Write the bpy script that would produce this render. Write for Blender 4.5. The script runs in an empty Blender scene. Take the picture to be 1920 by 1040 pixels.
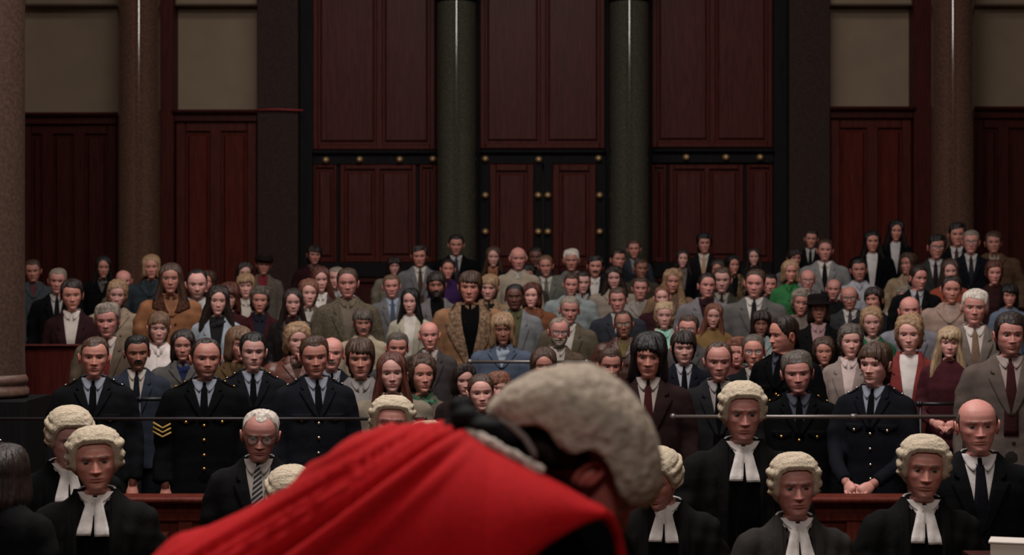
import bpy, math, random
import numpy as np
from mathutils import Vector, Matrix, Euler
from mathutils.bvhtree import BVHTree
random.seed(7); RNG = np.random.RandomState(11)
scene = bpy.context.scene
COL = scene.collection

# ------------------------------------------------------------------ camera, world, lights, exposure
CAM_Z = 2.40
F = 3600.0                                   # focal length in pixels of the 1920 x 1040 frame
cam_d = bpy.data.cameras.new('camera'); cam = bpy.data.objects.new('camera', cam_d); COL.objects.link(cam)
cam.location = (0, 0, CAM_Z); cam.rotation_euler = (math.radians(90), 0, 0)
cam_d.sensor_fit = 'HORIZONTAL'; cam_d.sensor_width = 36.0; cam_d.lens = 36.0 * F / 1920.0
cam_d.clip_start = 0.1; cam_d.clip_end = 200
cam_d.dof.use_dof = True; cam_d.dof.focus_distance = 9.6; cam_d.dof.aperture_fstop = 4.0
scene.camera = cam
w = bpy.data.worlds.new('world'); scene.world = w; w.use_nodes = True
w.node_tree.nodes['Background'].inputs[0].default_value = (0.9, 0.85, 0.8, 1)
w.node_tree.nodes['Background'].inputs[1].default_value = 0.02
def area(name, loc, rot, sx, sy, power, col):
    l = bpy.data.lights.new(name, 'AREA'); l.shape = 'RECTANGLE'; l.size = sx; l.size_y = sy; l.energy = power; l.color = col
    o = bpy.data.objects.new(name, l); COL.objects.link(o); o.location = loc; o.rotation_euler = rot; return o
# the glazed laylight in the court's ceiling, and the high window in the wall behind the bench
area('laylight_glow', (-0.6, 8.0, 11.2), (0, 0, 0), 5.0, 4.4, 2300, (1.0, 0.945, 0.90))
area('gallery_laylight_glow', (0.0, 16.0, 11.2), (0, 0, 0), 7.0, 2.6, 750, (1.0, 0.945, 0.90))
area('high_window_glow', (0.0, -3.7, 9.75), (math.radians(84), 0, 0), 1.2, 2.3, 760, (1.0, 0.95, 0.9))
vs = scene.view_settings
vs.view_transform = 'Standard'; vs.look = 'None'; vs.gamma = 1.0; vs.use_curve_mapping = False; vs.exposure = -1.06

# ------------------------------------------------------------------ helpers
def lin(c):
    c = c / 255.0
    return c / 12.92 if c <= 0.04045 else ((c + 0.055) / 1.055) ** 2.4
K_ALB = 2.1
def alb(rgb, k=K_ALB, cap=0.8):
    return tuple(min(cap, lin(v) * k) for v in rgb)
def px(x, y, Y):
    return Vector(((x - 960.0) * Y / F, Y, CAM_Z - (y - 520.0) * Y / F))
def link(name, me, parent=None, mat=None, loc=None, rot=None, scale=None):
    o = bpy.data.objects.new(name, me); COL.objects.link(o)
    if parent is not None: o.parent = parent
    if mat is not None:
        if len(me.materials) == 0: me.materials.append(None)
        o.material_slots[0].link = 'OBJECT'; o.material_slots[0].material = mat
    if loc is not None: o.location = loc
    if rot is not None: o.rotation_euler = rot
    if scale is not None: o.scale = scale
    return o
def empty(name, loc=(0, 0, 0), rz=0):
    o = bpy.data.objects.new(name, None); COL.objects.link(o); o.location = loc; o.rotation_euler = (0, 0, rz)
    o.empty_display_size = 0.1; return o
def tag(o, label=None, cat=None, group=None, kind=None):
    if label: o['label'] = label
    if cat: o['category'] = cat
    if group: o['group'] = group
    if kind: o['kind'] = kind
    return o
def mesh(name, V, Fc, smooth=True, mat=True):
    me = bpy.data.meshes.new(name)
    me.from_pydata([tuple(v) for v in V], [], [tuple(f) for f in Fc]); me.update()
    if smooth: me.shade_smooth()
    if mat: me.materials.append(None)
    return me
def gridfaces(nr, nc, wrap=True, off=0):
    f = []
    for i in range(nr - 1):
        for j in range(nc if wrap else nc - 1):
            a = off + i * nc + j; b = off + i * nc + (j + 1) % nc
            f.append((a, b, b + nc, a + nc))
    return f
class MB:
    """collects shapes of ONE mesh"""
    def __init__(s): s.V = []; s.F = []
    def add(s, V, Fc):
        o = len(s.V); s.V += [tuple(v) for v in V]; s.F += [tuple(i + o for i in f) for f in Fc]; return s
    def box(s, a, b, bev=0.0):
        x0, y0, z0 = a; x1, y1, z1 = b
        if bev <= 0:
            V = [(x0,y0,z0),(x1,y0,z0),(x1,y1,z0),(x0,y1,z0),(x0,y0,z1),(x1,y0,z1),(x1,y1,z1),(x0,y1,z1)]
            return s.add(V, [(0,3,2,1),(4,5,6,7),(0,1,5,4),(1,2,6,5),(2,3,7,6),(3,0,4,7)])
        # a slab whose camera side (low y) is bevelled
        V = [(x0,y1,z0),(x1,y1,z0),(x1,y1,z1),(x0,y1,z1),(x0,y0+bev,z0),(x1,y0+bev,z0),(x1,y0+bev,z1),(x0,y0+bev,z1),
             (x0+bev,y0,z0+bev),(x1-bev,y0,z0+bev),(x1-bev,y0,z1-bev),(x0+bev,y0,z1-bev)]
        return s.add(V, [(0,1,2,3),(4,5,1,0),(5,6,2,1),(6,7,3,2),(7,4,0,3),(8,9,5,4),(9,10,6,5),(10,11,7,6),(11,8,4,7),(11,10,9,8)])
    def tube(s, pts, radii, n=10, cap=True, flat=None):
        pts = [Vector(p) for p in pts]; V = []
        if not hasattr(radii, '__len__'): radii = [radii] * len(pts)
        prev = None
        for i, p in enumerate(pts):
            d = (pts[min(i + 1, len(pts) - 1)] - pts[max(i - 1, 0)]).normalized()
            if prev is None:
                ref = Vector((0, 1, 0)) if abs(d.y) < 0.9 else Vector((1, 0, 0)); u = d.cross(ref).normalized()
            else: u = (prev - d * prev.dot(d)).normalized()
            prev = u; v = d.cross(u)
            for k in range(n):
                a = 2 * math.pi * k / n
                V.append(p + (u * math.cos(a) + v * math.sin(a) * (flat or 1.0)) * radii[i])
        Fc = gridfaces(len(pts), n)
        if cap: Fc.append(tuple(range(n - 1, -1, -1))); Fc.append(tuple(range((len(pts) - 1) * n, len(pts) * n)))
        return s.add(V, Fc)
    def lathe(s, prof, c=(0, 0, 0), n=24, cap=True):
        V = [(c[0] + r * math.cos(2 * math.pi * k / n), c[1] + r * math.sin(2 * math.pi * k / n), c[2] + z) for r, z in prof for k in range(n)]
        Fc = gridfaces(len(prof), n)
        if cap: Fc.append(tuple(range(n - 1, -1, -1))); Fc.append(tuple(range((len(prof) - 1) * n, len(prof) * n)))
        return s.add(V, Fc)
    def ball(s, c, r, n=8, m=6):
        r = r if hasattr(r, '__len__') else (r, r, r)
        V = [(c[0], c[1], c[2] - r[2])]
        for i in range(1, m):
            t = math.pi * i / m
            for k in range(n):
                a = 2 * math.pi * k / n
                V.append((c[0] + r[0] * math.sin(t) * math.cos(a), c[1] + r[1] * math.sin(t) * math.sin(a), c[2] - r[2] * math.cos(t)))
        V.append((c[0], c[1], c[2] + r[2])); L = len(V) - 1
        Fc = [(0, 1 + (k + 1) % n, 1 + k) for k in range(n)] + gridfaces(m - 1, n, True, 1) + [(L, 1 + (m - 2) * n + k, 1 + (m - 2) * n + (k + 1) % n) for k in range(n)]
        return s.add(V, Fc)
    def mesh(s, name, smooth=True): return mesh(name, s.V, s.F, smooth)
    def build(s, name, mat, parent=None, smooth=False): return link(name, s.mesh(name, smooth), parent, mat)
def lerp_tab(x, tab):
    t = np.array(tab, float); return np.interp(x, t[:, 0], t[:, 1])
def snoise(p, seed, freq, n=6):
    """smooth pseudo noise in -1..1 for an array of points"""
    r = np.random.RandomState(seed); out = np.zeros(p.shape[:-1])
    for i in range(n):
        k = r.normal(size=p.shape[-1]); k /= np.linalg.norm(k)
        out += np.sin(p @ (k * freq * r.uniform(0.6, 1.5)) + r.uniform(0, 6.28))
    return out / n * 1.5

# ------------------------------------------------------------------ materials (all procedural)
MATS = {}
def nodes_mat(name):
    m = bpy.data.materials.new(name); m.use_nodes = True; nt = m.node_tree
    return m, nt, nt.nodes['Principled BSDF']
def noise_node(nt, scale, detail=3, vec=None, sc=(1, 1, 1), coord='Object'):
    tc = nt.nodes.new('ShaderNodeTexCoord'); mp = nt.nodes.new('ShaderNodeMapping'); mp.inputs['Scale'].default_value = sc
    nt.links.new(tc.outputs[coord], mp.inputs['Vector'])
    n = nt.nodes.new('ShaderNodeTexNoise'); n.inputs['Scale'].default_value = scale; n.inputs['Detail'].default_value = detail
    nt.links.new(mp.outputs[0], n.inputs['Vector']); return n
def ramp(nt, fac, stops):
    r = nt.nodes.new('ShaderNodeValToRGB'); nt.links.new(fac, r.inputs[0]); e = r.color_ramp.elements
    while len(e) < len(stops): e.new(0.5)
    for q, (p, c) in zip(e, stops): q.position = p; q.color = (*c, 1)
    return r
def bump(nt, b, height, strength, dist=0.01):
    n = nt.nodes.new('ShaderNodeBump'); n.inputs['Strength'].default_value = strength; n.inputs['Distance'].default_value = dist
    nt.links.new(height, n.inputs['Height']); nt.links.new(n.outputs[0], b.inputs['Normal'])
def mul(c, k): return tuple(min(0.95, v * k) for v in c)
def fabric(rgb, kind='plain'):
    key = ('fab', tuple(rgb), kind)
    if key in MATS: return MATS[key]
    m, nt, b = nodes_mat('fabric'); c = alb(rgb, 1.8); g = sum(c) / 3; c = tuple(v * min(1.0, (g / .5) ** .22) for v in c); g = sum(c) / 3; c = tuple(v * .82 + g * .18 for v in c)
    b.inputs['Roughness'].default_value = 0.9; b.inputs['Specular IOR Level'].default_value = 0.06
    if kind == 'leather': b.inputs['Roughness'].default_value = 0.42; b.inputs['Specular IOR Level'].default_value = 0.45
    
    if kind == 'tweed': n = noise_node(nt, 90, 4); lo, hi = 0.6, 1.35
    elif kind == 'print': n = noise_node(nt, 28, 2); lo, hi = 0.3, 1.9
    elif kind == 'fur': n = noise_node(nt, 45, 5); lo, hi = 0.5, 1.5
    else: n = noise_node(nt, 14, 3); lo, hi = 0.86, 1.12
    r = ramp(nt, n.outputs[0], [(0.35, mul(c, lo)), (0.65, mul(c, hi))]); nt.links.new(r.outputs[0], b.inputs['Base Color'])
    f = noise_node(nt, {'fur': 120, 'leather': 18, 'knit': 160}.get(kind, 34), 4)
    bump(nt, b, f.outputs[0], {'fur': 0.9, 'leather': 0.35, 'knit': 0.5}.get(kind, 0.22), 0.012)
    MATS[key] = m; return m
def striped(rgb, rgb2, ang=0.7, freq=34.0):
    key = ('str', tuple(rgb), tuple(rgb2), ang)
    if key in MATS: return MATS[key]
    m, nt, b = nodes_mat('striped_fabric'); b.inputs['Roughness'].default_value = 0.7
    tc = nt.nodes.new('ShaderNodeTexCoord'); mp = nt.nodes.new('ShaderNodeMapping'); mp.inputs['Rotation'].default_value = (0, ang, 0)
    nt.links.new(tc.outputs['Object'], mp.inputs[0]); wv = nt.nodes.new('ShaderNodeTexWave'); wv.bands_direction = 'Z'; wv.inputs['Scale'].default_value = freq / 2
    nt.links.new(mp.outputs[0], wv.inputs[0])
    r = ramp(nt, wv.outputs['Fac'], [(0.0, alb(rgb)), (0.6, alb(rgb)), (0.72, alb(rgb2)), (1.0, alb(rgb2))]); nt.links.new(r.outputs[0], b.inputs['Base Color'])
    MATS[key] = m; return m
def hair_mat(rgb, curly=False):
    key = ('hair', tuple(rgb), curly)
    if key in MATS: return MATS[key]
    m, nt, b = nodes_mat('hair'); c = alb(rgb, 1.65)
    n = noise_node(nt, 60, 4, sc=(1, 1, 1) if curly else (1, 1, 0.14))
    r = ramp(nt, n.outputs[0], [(0.3, mul(c, 0.5)), (0.7, mul(c, 1.35))]); nt.links.new(r.outputs[0], b.inputs['Base Color'])
    b.inputs['Roughness'].default_value = 0.5; b.inputs['Specular IOR Level'].default_value = 0.35
    bump(nt, b, n.outputs[0], 0.7, 0.01); MATS[key] = m; return m
def simple(name, rgb, rough=0.6, metal=0.0, spec=0.5, nscale=0, bs=0.0, k=K_ALB, var=0.15):
    key = (name, tuple(rgb))
    if key in MATS: return MATS[key]
    m, nt, b = nodes_mat(name); c = alb(rgb, k)
    b.inputs['Base Color'].default_value = (*c, 1); b.inputs['Roughness'].default_value = rough; b.inputs['Metallic'].default_value = metal; b.inputs['Specular IOR Level'].default_value = spec
    if nscale:
        n = noise_node(nt, nscale, 4); r = ramp(nt, n.outputs[0], [(0.3, mul(c, 1 - var)), (0.7, mul(c, 1 + var))]); nt.links.new(r.outputs[0], b.inputs['Base Color'])
        if bs: bump(nt, b, n.outputs[0], bs, 0.01)
    MATS[key] = m; return m
def wood(name, rgb, rough=0.45, k=K_ALB):
    key = (name, tuple(rgb))
    if key in MATS: return MATS[key]
    m, nt, b = nodes_mat(name); c = alb(rgb, k)
    n = noise_node(nt, 7, 6, sc=(4.0, 4.0, 0.35)); n.inputs['Distortion'].default_value = 1.2
    r = ramp(nt, n.outputs[0], [(0.25, mul(c, 0.62)), (0.5, c), (0.75, mul(c, 1.35))]); nt.links.new(r.outputs[0], b.inputs['Base Color'])
    b.inputs['Roughness'].default_value = rough; b.inputs['Specular IOR Level'].default_value = 0.10
    bump(nt, b, n.outputs[0], 0.12, 0.01); MATS[key] = m; return m
def granite(name, rgb, rough=0.14, k=K_ALB):
    key = (name, tuple(rgb))
    if key in MATS: return MATS[key]
    m, nt, b = nodes_mat(name); c = alb(rgb, k)
    n = noise_node(nt, 42, 6); r = ramp(nt, n.outputs[0], [(0.36, mul(c, 0.75)), (0.5, c), (0.64, mul(c, 1.28))]); nt.links.new(r.outputs[0], b.inputs['Base Color'])
    b.inputs['Roughness'].default_value = rough; b.inputs['Specular IOR Level'].default_value = 0.5
    MATS[key] = m; return m
def skin_material():
    m, nt, b = nodes_mat('skin')
    a = nt.nodes.new('ShaderNodeAttribute'); a.attribute_name = 'tint'
    n = noise_node(nt, 70, 4); mx = nt.nodes.new('ShaderNodeMixRGB'); mx.blend_type = 'MULTIPLY'; mx.inputs[0].default_value = 0.5
    r = ramp(nt, n.outputs[0], [(0.3, (0.75, 0.68, 0.66)), (0.7, (1.0, 1.0, 1.0))])
    nt.links.new(a.outputs['Color'], mx.inputs[1]); nt.links.new(r.outputs[0], mx.inputs[2]); nt.links.new(mx.outputs[0], b.inputs['Base Color'])
    b.inputs['Roughness'].default_value = 0.5; b.inputs['Specular IOR Level'].default_value = 0.4
    b.inputs['Subsurface Weight'].default_value = 0.0
    bump(nt, b, n.outputs[0], 0.08, 0.004); return m
SKIN = skin_material()
# ------------------------------------------------------------------ the court room
YW = 24.2                                     # plane of the far wall's panelling
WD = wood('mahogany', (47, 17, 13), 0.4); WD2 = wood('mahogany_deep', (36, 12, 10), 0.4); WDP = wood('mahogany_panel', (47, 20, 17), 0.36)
EBON = wood('ebonised_wood', (10, 9, 10), 0.7); EBON.node_tree.nodes['Principled BSDF'].inputs['Specular IOR Level'].default_value = .12
CREAM = simple('cream_plaster', (88, 75, 62), 0.9, nscale=3, var=0.06)
BRASS = simple('brass', (120, 97, 68), 0.42, 0.55, k=3.0)
G_PINK = granite('pink_granite', (58, 40, 33), 0.09); G_GREEN = granite('green_granite', (41, 40, 34), 0.09); G_DARK = granite('dark_granite', (31, 21, 18), 0.6); G_DARK.node_tree.nodes['Principled BSDF'].inputs['Specular IOR Level'].default_value = .12
STONE = simple('pink_stone', (66, 47, 40), 0.5, nscale=30, var=0.2)
IRON = simple('black_iron', (16, 16, 18), 0.45, 0.3); STEEL = simple('worn_rail_metal', (84, 78, 76), 0.42, 0.6)
def X_(p, Y=YW): return (p - 960.0) * Y / F
def Z_(p, Y=YW): return CAM_Z - (p - 520.0) * Y / F
ZTOP = 11.4
def struct(name, mb, mat, smooth=False, parent=None):
    o = mb.build(name, mat, parent, smooth)
    if parent is None: o['kind'] = 'structure'
    return o
# floor of the well, raked gallery steps, dais
FLOORM = wood('oak_floor', (50, 32, 24), 0.5)
struct('floor', MB().box((-9, -4, -0.1), (9, 26, 0.0)), FLOORM)
TIER0, TIERD = 11.55, 0.85
def floor_ramp(Y): return 0.30 + 0.082 * (Y - 12.2)
def tier_floor(Y):
    if Y < TIER0: return 0.0
    k = int((Y - TIER0) / TIERD); return floor_ramp(TIER0 + (k + 0.5) * TIERD)
prof = []
k = 0
mbs = MB()
while TIER0 + k * TIERD < 23.6:
    y0 = TIER0 + k * TIERD; y1 = min(y0 + TIERD, 23.95)
    mbs.box((-8, y0, 0.0), (8, y1, tier_floor(y0 + 0.1))); k += 1
struct('floor_gallery_steps', mbs, FLOORM)
struct('floor_dais', MB().box((-8, -3.4, 0.0), (8, 5.4, 0.55)), FLOORM)
# shell
struct('wall_back', MB().box((-9, YW + 0.2, 0), (9, YW + 0.4, ZTOP)), CREAM)
struct('wall_left', MB().box((-9.2, -4, 0), (-9, YW + 0.4, ZTOP)), CREAM)
struct('wall_right', MB().box((9, -4, 0), (9.2, YW + 0.4, ZTOP)), CREAM)
struct('wall_behind_bench', MB().box((-9, -4.2, 0), (9, -4.0, ZTOP)), WD2)
struct('ceiling', MB().box((-9.2, -4.2, ZTOP), (9.2, YW + 0.4, ZTOP + 0.2)), simple('ceiling_plaster', (70, 60, 50), .9))

# glazed laylights in the ceiling and the high window behind the bench, sources of the room's light
def glazing(name, c, ax, hx, hy, n):
    root = empty(name, c); root['kind'] = 'structure'; M = simple('glazing_bar', (60, 54, 48), .6); GL = simple('milk_glass', (150, 145, 138), .4)
    def B(nm, a, b, m): 
        o = MB().box(a, b).build(nm, m, root)
        if ax == 'y': o.rotation_euler = (math.radians(90), 0, 0)
    B('pane', (-hx, -hy, 0), (hx, hy, .02), GL)
    for i in range(n + 1):
        x = -hx + 2 * hx * i / n; B('glazing_bar', (x - .03, -hy, -.05), (x + .03, hy, .0), M)
    for s in (-1, 1): B('frame_bar', (-hx - .06, s * hy - .05, -.06), (hx + .06, s * hy + .05, .03), M)
glazing('window_1', (-0.6, 8.0, ZTOP - .04), 'z', 2.6, 2.3, 5); glazing('window_2', (0, 16.0, ZTOP - .04), 'z', 3.6, 1.4, 7); glazing('window_3', (0, -3.97, 9.75), 'y', .5, 1.2, 2)
def bay(name, x0, x1, y0, y1, splits, label=None, field=WDP, frame=WD, kind='structure', fr=10, top_moulding=True, parent=None, dep=0.0):
    """panelled bay in pixels of the wall plane: outer frame, mullions and raised fields, each its own board"""
    root = parent or empty(name, (X_((x0 + x1) / 2), YW, Z_(y1)))
    if parent is None: root['kind'] = kind
    inv = Matrix.Translation(-Vector(root.location))
    def put(nm, a, b, mat, bev=0.012):
        mb = MB().box((X_(a[0]), YW - a[2] - dep, Z_(a[1])), (X_(b[0]), YW + 0.2, Z_(b[1])), bev)
        mb.V = [tuple(inv @ Vector(v)) for v in mb.V]
        return mb.build(nm, mat, root)
    xs = [x0] + list(splits) + [x1]
    put('stile', (x0, y1, 0.05), (x0 + fr, y0, 0), frame); put('stile', (x1 - fr, y1, 0.05), (x1, y0, 0), frame)
    for s in splits: put('mullion', (s - fr * 0.6, y1, 0.05), (s + fr * 0.6, y0, 0), frame)
    put('rail', (x0 + fr, y1, 0.048), (x1 - fr, y1 - fr, 0), frame); put('rail', (x0 + fr, y0 + fr, 0.048), (x1 - fr, y0, 0), frame)
    for i in range(len(xs) - 1):
        a = xs[i] + (fr if i == 0 else fr * 0.6); b = xs[i + 1] - (fr if i == len(xs) - 2 else fr * 0.6)
        put('panel_bed', (a, y1 - fr, 0.008), (b, y0 + fr, 0), frame, 0.0)
        put('panel', (a + 3, y1 - fr - 4, 0.035), (b - 3, y0 + fr + 4, 0), field, 0.03)
    return root
def slab(name, x0, x1, y0, y1, proud, mat, bev=0.01, parent=None):
    mb = MB().box((X_(x0), YW - proud, Z_(y1)), (X_(x1), YW + 0.2, Z_(y0)), bev)
    if parent is not None:
        mb.V = [tuple(Vector(v) - Vector(parent.location)) for v in mb.V]
    o = mb.build(name, mat, parent)
    if parent is None: o['kind'] = 'structure'
    return o
YT = -780                                     # well above the frame
YB = 660                                      # down behind the crowd
# three upper panelled bays
bay('trim_1', 587, 816, YT, 281, [712]); bay('trim_2', 900, 1134, YT, 279, [1018]); bay('trim_3', 1222, 1448, YT, 277, [1335])
# ebonised frames and the studded band
t4 = empty('trim_4', (X_(1017), YW, Z_(308))); t4['kind'] = 'structure'
slab('frame_post', 562, 588, YT, YB, 0.03, EBON, parent=t4); slab('frame_post', 1449, 1476, YT, YB, 0.03, EBON, parent=t4)
slab('frame_post', 816, 901, YT, YB, 0.012, EBON, parent=t4); slab('frame_post', 1134, 1223, YT, YB, 0.012, EBON, parent=t4)
for a, b, y in ((587, 818, 282), (899, 1136, 281), (1221, 1450, 279)):
    slab('ledge', a, b, y, y + 8, 0.10, EBON, 0.02, parent=t4); slab('band', a, b, y + 8, y + 27, 0.045, EBON, parent=t4)
stud = MB(); stud.lathe([(0.033, 0), (0.036, 0.012), (0.028, 0.022), (0.03, 0.03), (0.024, 0.05), (0.010, 0.06), (0.001, 0.062)], n=14)
stud.V = [(v[0] * 1.25, -v[2] * 1.2, v[1] * 1.25) for v in stud.V]; STUD = stud.mesh('brass_stud')
def studs(parent, pts, proud):
    for (a, b) in pts:
        link('brass_stud', STUD, parent, BRASS, Vector((X_(a), YW - proud, Z_(b))) - Vector(parent.location))
studs(t4, [(612, 301), (675, 300), (750, 300), (812, 299), (910, 299), (1010, 300), (1122, 298), (1286, 296), (1360, 296), (1424, 296)], 0.045)
# lower panelled bays left and right of the centre, three boards each
for nm, a in (('trim_5', ((588, 632, []), (638, 781, [708]), (787, 818, []))), ('trim_6', ((1222, 1249, []), (1254, 1393, [1325]), (1400, 1448, [])))):
    root = empty(nm, (X_(a[1][0]), YW, Z_(YB))); root['kind'] = 'structure'
    slab('backing_board', a[0][0], a[2][1], 306, YB, 0.0, EBON, parent=root)
    for (x0, x1, sp) in a: bay('', x0, x1, 309, 492, sp, frame=WD, fr=9 if x1 - x0 > 60 else 6, parent=root)
    slab('lower_band', a[0][0], a[2][1], 492, 520, 0.06, EBON, parent=root)
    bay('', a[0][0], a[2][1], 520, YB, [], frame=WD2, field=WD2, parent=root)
# the double door in the middle
d1 = empty('door_1', (X_(1017), YW, Z_(YB))); d1['kind'] = 'structure'
for a, b in ((899, 918), (1001, 1017), (1019, 1036), (1117, 1137)): slab('door_stile', a, b, 306, YB, 0.05, EBON, parent=d1)
bay('', 918, 1001, 308, 500, [], field=WDP, frame=WD, fr=13, parent=d1); bay('', 1036, 1117, 308, 500, [], field=WDP, frame=WD, fr=13, parent=d1)
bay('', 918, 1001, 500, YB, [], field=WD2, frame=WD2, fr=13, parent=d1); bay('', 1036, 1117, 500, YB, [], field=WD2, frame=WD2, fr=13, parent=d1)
studs(d1, [(x, y) for y in (367, 435) for x in (910, 1009, 1027, 1124)], 0.05)
# granite pilasters, side doors under the cream walls, wood strips
slab('trim_7', 485, 562, YT, YB, 0.16, G_DARK); slab('trim_8', 1476, 1553, YT, YB, 0.16, G_DARK)
RED = simple('red_cord', (95, 22, 26), 0.7)
r = MB().tube([px(484, 206, YW - 0.2), px(525, 205, YW - 0.2), px(568, 207, YW - 0.2)], 0.012, 8).build('red_cord', RED, None, True)
tag(r, 'thin red cord stretched across the left dark granite pilaster', 'cord')
def side_door(name, x0, x1, y0, splits, wood_a, wood_b):
    d = empty(name, (X_((x0 + x1) / 2), YW, Z_(YB))); d['kind'] = 'structure'
    slab('cornice', x0 - 3, x1 + 3, y0, y0 + 8, 0.17, WD2, 0.03, parent=d); slab('frieze', x0, x1, y0 + 8, y0 + 22, 0.10, WD2, parent=d)
    bay('', x0 + 2, x1 - 2, y0 + 22, YB, splits, field=wood_a, frame=wood_b, fr=18, parent=d)
    return d
WARM = wood('mahogany_warm', (50, 14, 9), 0.45)
side_door('door_2', 329, 484, 207, [405], WARM, WD); side_door('door_3', 1554, 1710, 201, [1635], WARM, WD)
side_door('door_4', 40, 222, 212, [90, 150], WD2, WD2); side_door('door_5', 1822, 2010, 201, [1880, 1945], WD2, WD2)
slab('trim_9', 299, 329, YT, YB, 0.12, wood('mahogany_strip', (42, 13, 10))); slab('trim_10', 1710, 1746, YT, YB, 0.12, wood('mahogany_strip', (42, 13, 10)))
for i, (a, b) in enumerate(((47, 222), (329, 485), (1553, 1710), (1825, 1990))):
    slab('trim_%d' % (11 + i), a, b, -4, 10, 0.03, CREAM, 0.02)
# columns
def column(pxc, pw, Y, mat, label, zb, zt, ring=True):
    r0 = pw / 2 * Y / F; c = px(pxc, 500, Y)
    root = tag(empty('column', (c.x, Y, zb)), label, 'column', 'polished granite columns')
    H = zt - zb
    MB().lathe([(r0 * 1.03, 0.28), (r0 * 1.02, 0.5), (r0, H * 0.4), (r0 * 0.985, H - 0.2)], n=56, cap=False).build('shaft', mat, root, True)
    MB().lathe([(r0 * 1.35, 0.0), (r0 * 1.35, 0.12), (r0 * 1.27, 0.15), (r0 * 1.28, 0.19), (r0 * 1.12, 0.22), (r0 * 1.16, 0.26), (r0 * 1.03, 0.29)], n=48).build('base', STONE, root, True)
    MB().lathe([(r0 * 0.99, H - 0.22), (r0 * 1.08, H - 0.2), (r0 * 1.08, H - 0.14), (r0 * 1.0, H - 0.1), (r0 * 1.3, H + 0.1), (r0 * 1.3, H + 0.16)], n=48).build('capital', EBON, root, True)
    return root
fz = floor_ramp(23.6)
for a, b, m, l in ((856, 73, G_GREEN, 'grey-green granite column left of the studded double door'), (1180, 73, G_GREEN, 'grey-green granite column right of the studded double door'),
                   (261, 79, G_PINK, 'pinkish brown granite column beside the left mahogany door'), (1786, 80, G_PINK, 'pinkish brown granite column beside the right mahogany door')):
    column(a, b, 23.62, m, l, 1.25 if False else tier_floor(23.6), Z_(-28, 23.62) if m is G_GREEN else 10.2)
# the near column at the left edge on its plinth
Yc = 12.9; rc = 0.225; xc = X_(45, Yc) - rc
root = tag(empty('column', (xc, Yc, tier_floor(Yc))), 'near pink granite column with moulded stone base at the left edge', 'column', 'polished granite columns')
zb = Z_(742, Yc) - tier_floor(Yc)
MB().box((-0.33, -0.33, 0), (0.33, 0.33, zb - 0.01), 0.01).build('plinth', EBON, root)
MB().lathe([(rc * 1.12, zb), (rc * 1.13, zb + 0.02), (rc * 1.12, zb + 0.05), (rc * 1.03, zb + 0.07), (rc * 1.04, zb + 0.08), (rc * 1.10, zb + 0.095), (rc * 1.09, zb + 0.12), (rc * 1.02, zb + 0.145)], n=56).build('base', STONE, root, True)
MB().lathe([(rc * 1.02, zb + 0.145), (rc, zb + 0.3), (rc, 10.0)], n=56, cap=False).build('shaft', granite('near_pink_granite', (51, 37, 31), 0.4), root, True)

# ------------------------------------------------------------------ dock partition, rails
YD = 11.35
OAK = wood('dock_mahogany', (64, 25, 18), 0.45)
ztop = Z_(929, YD)
dp = tag(empty('dock_partition', (0, YD, 0)), 'long panelled mahogany partition between the barristers and the police', 'partition')
MB().box((-4.6, -0.09, ztop - 0.035), (4.6, 0.12, ztop), 0.012).build('ledge', OAK, dp)
MB().box((-4.6, 0.0, 0), (4.6, 0.06, ztop - 0.035)).build('backing', OAK, dp)
MB().box((-4.6, -0.035, ztop - 0.15), (4.6, 0.0, ztop - 0.1), 0.01).build('moulding', OAK, dp)
n = 14
for i in range(n):
    a = -4.6 + 9.2 * i / n; b = a + 9.2 / n
    MB().box((a, -0.03, 0), (a + 0.09, 0.0, ztop - 0.15), 0.008).build('stile', OAK, dp)
    MB().box((a + 0.14, -0.022, 0.2), (b - 0.05, 0.0, ztop - 0.21), 0.02).build('panel', OAK, dp)
def rail(name, label, x0, x1, y, Y, posts, mat, r=0.011, zfoot=None, joints=()):
    a = px(x0, y, Y); b = px(x1, y, Y); zf = tier_floor(Y) if zfoot is None else zfoot
    root = tag(empty(name, (a.x, Y, zf)), label, 'rail', 'iron rails of the dock')
    bar = MB().tube([(0, 0, a.z - zf), (b.x - a.x, 0, b.z - zf)], r, 10).build('bar', mat, root, True)
    MB().ball((0, 0, a.z - zf), r * 1.7).build('end_knob', mat, root, True)
    for p in joints: MB().lathe([(r, -.02), (r * 1.5, -.016), (r * 1.5, .016), (r, .02)], n=10).build('joint', mat, root, True).matrix_local = Matrix.Translation((px(p, y, Y).x - a.x, 0, a.z - zf)) @ Matrix.Rotation(math.pi / 2, 4, 'Y')
    for p in posts:
        X = px(p, y, Y).x - a.x
        MB().tube([(X, 0, 0), (X, 0, a.z - zf)], r * 0.9, 8).build('post', IRON, root, True)
        MB().ball((X, 0, a.z - zf), r * 1.6).build('joint', mat, root, True)
zl = ztop
rail('dock_rail', 'dark iron rail in front of the police on the left', -40, 800, 785, YD, (-30, 796), simple('dark_rail', (30, 27, 28), 0.5, 0.4), 0.010, zl)
rail('dock_rail', 'pale metal rail in front of the police on the right', 1262, 1812, 781, YD, (1392, 1808), STEEL, 0.012, zl, (1601,))
rail('dock_rail', 'pale short rail before the person in the denim-blue coat', 880, 1108, 678, 14.15, (882, 1100), STEEL, 0.012)
rail('dock_rail', 'black iron rail beside the person in the denim jacket', 236, 318, 748, 12.66, (262,), IRON, 0.013)
rail('dock_rail', 'black iron rail before the person in the maroon jacket', 1722, 1800, 757, 12.75, (1726, 1795), IRON, 0.012)
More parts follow.
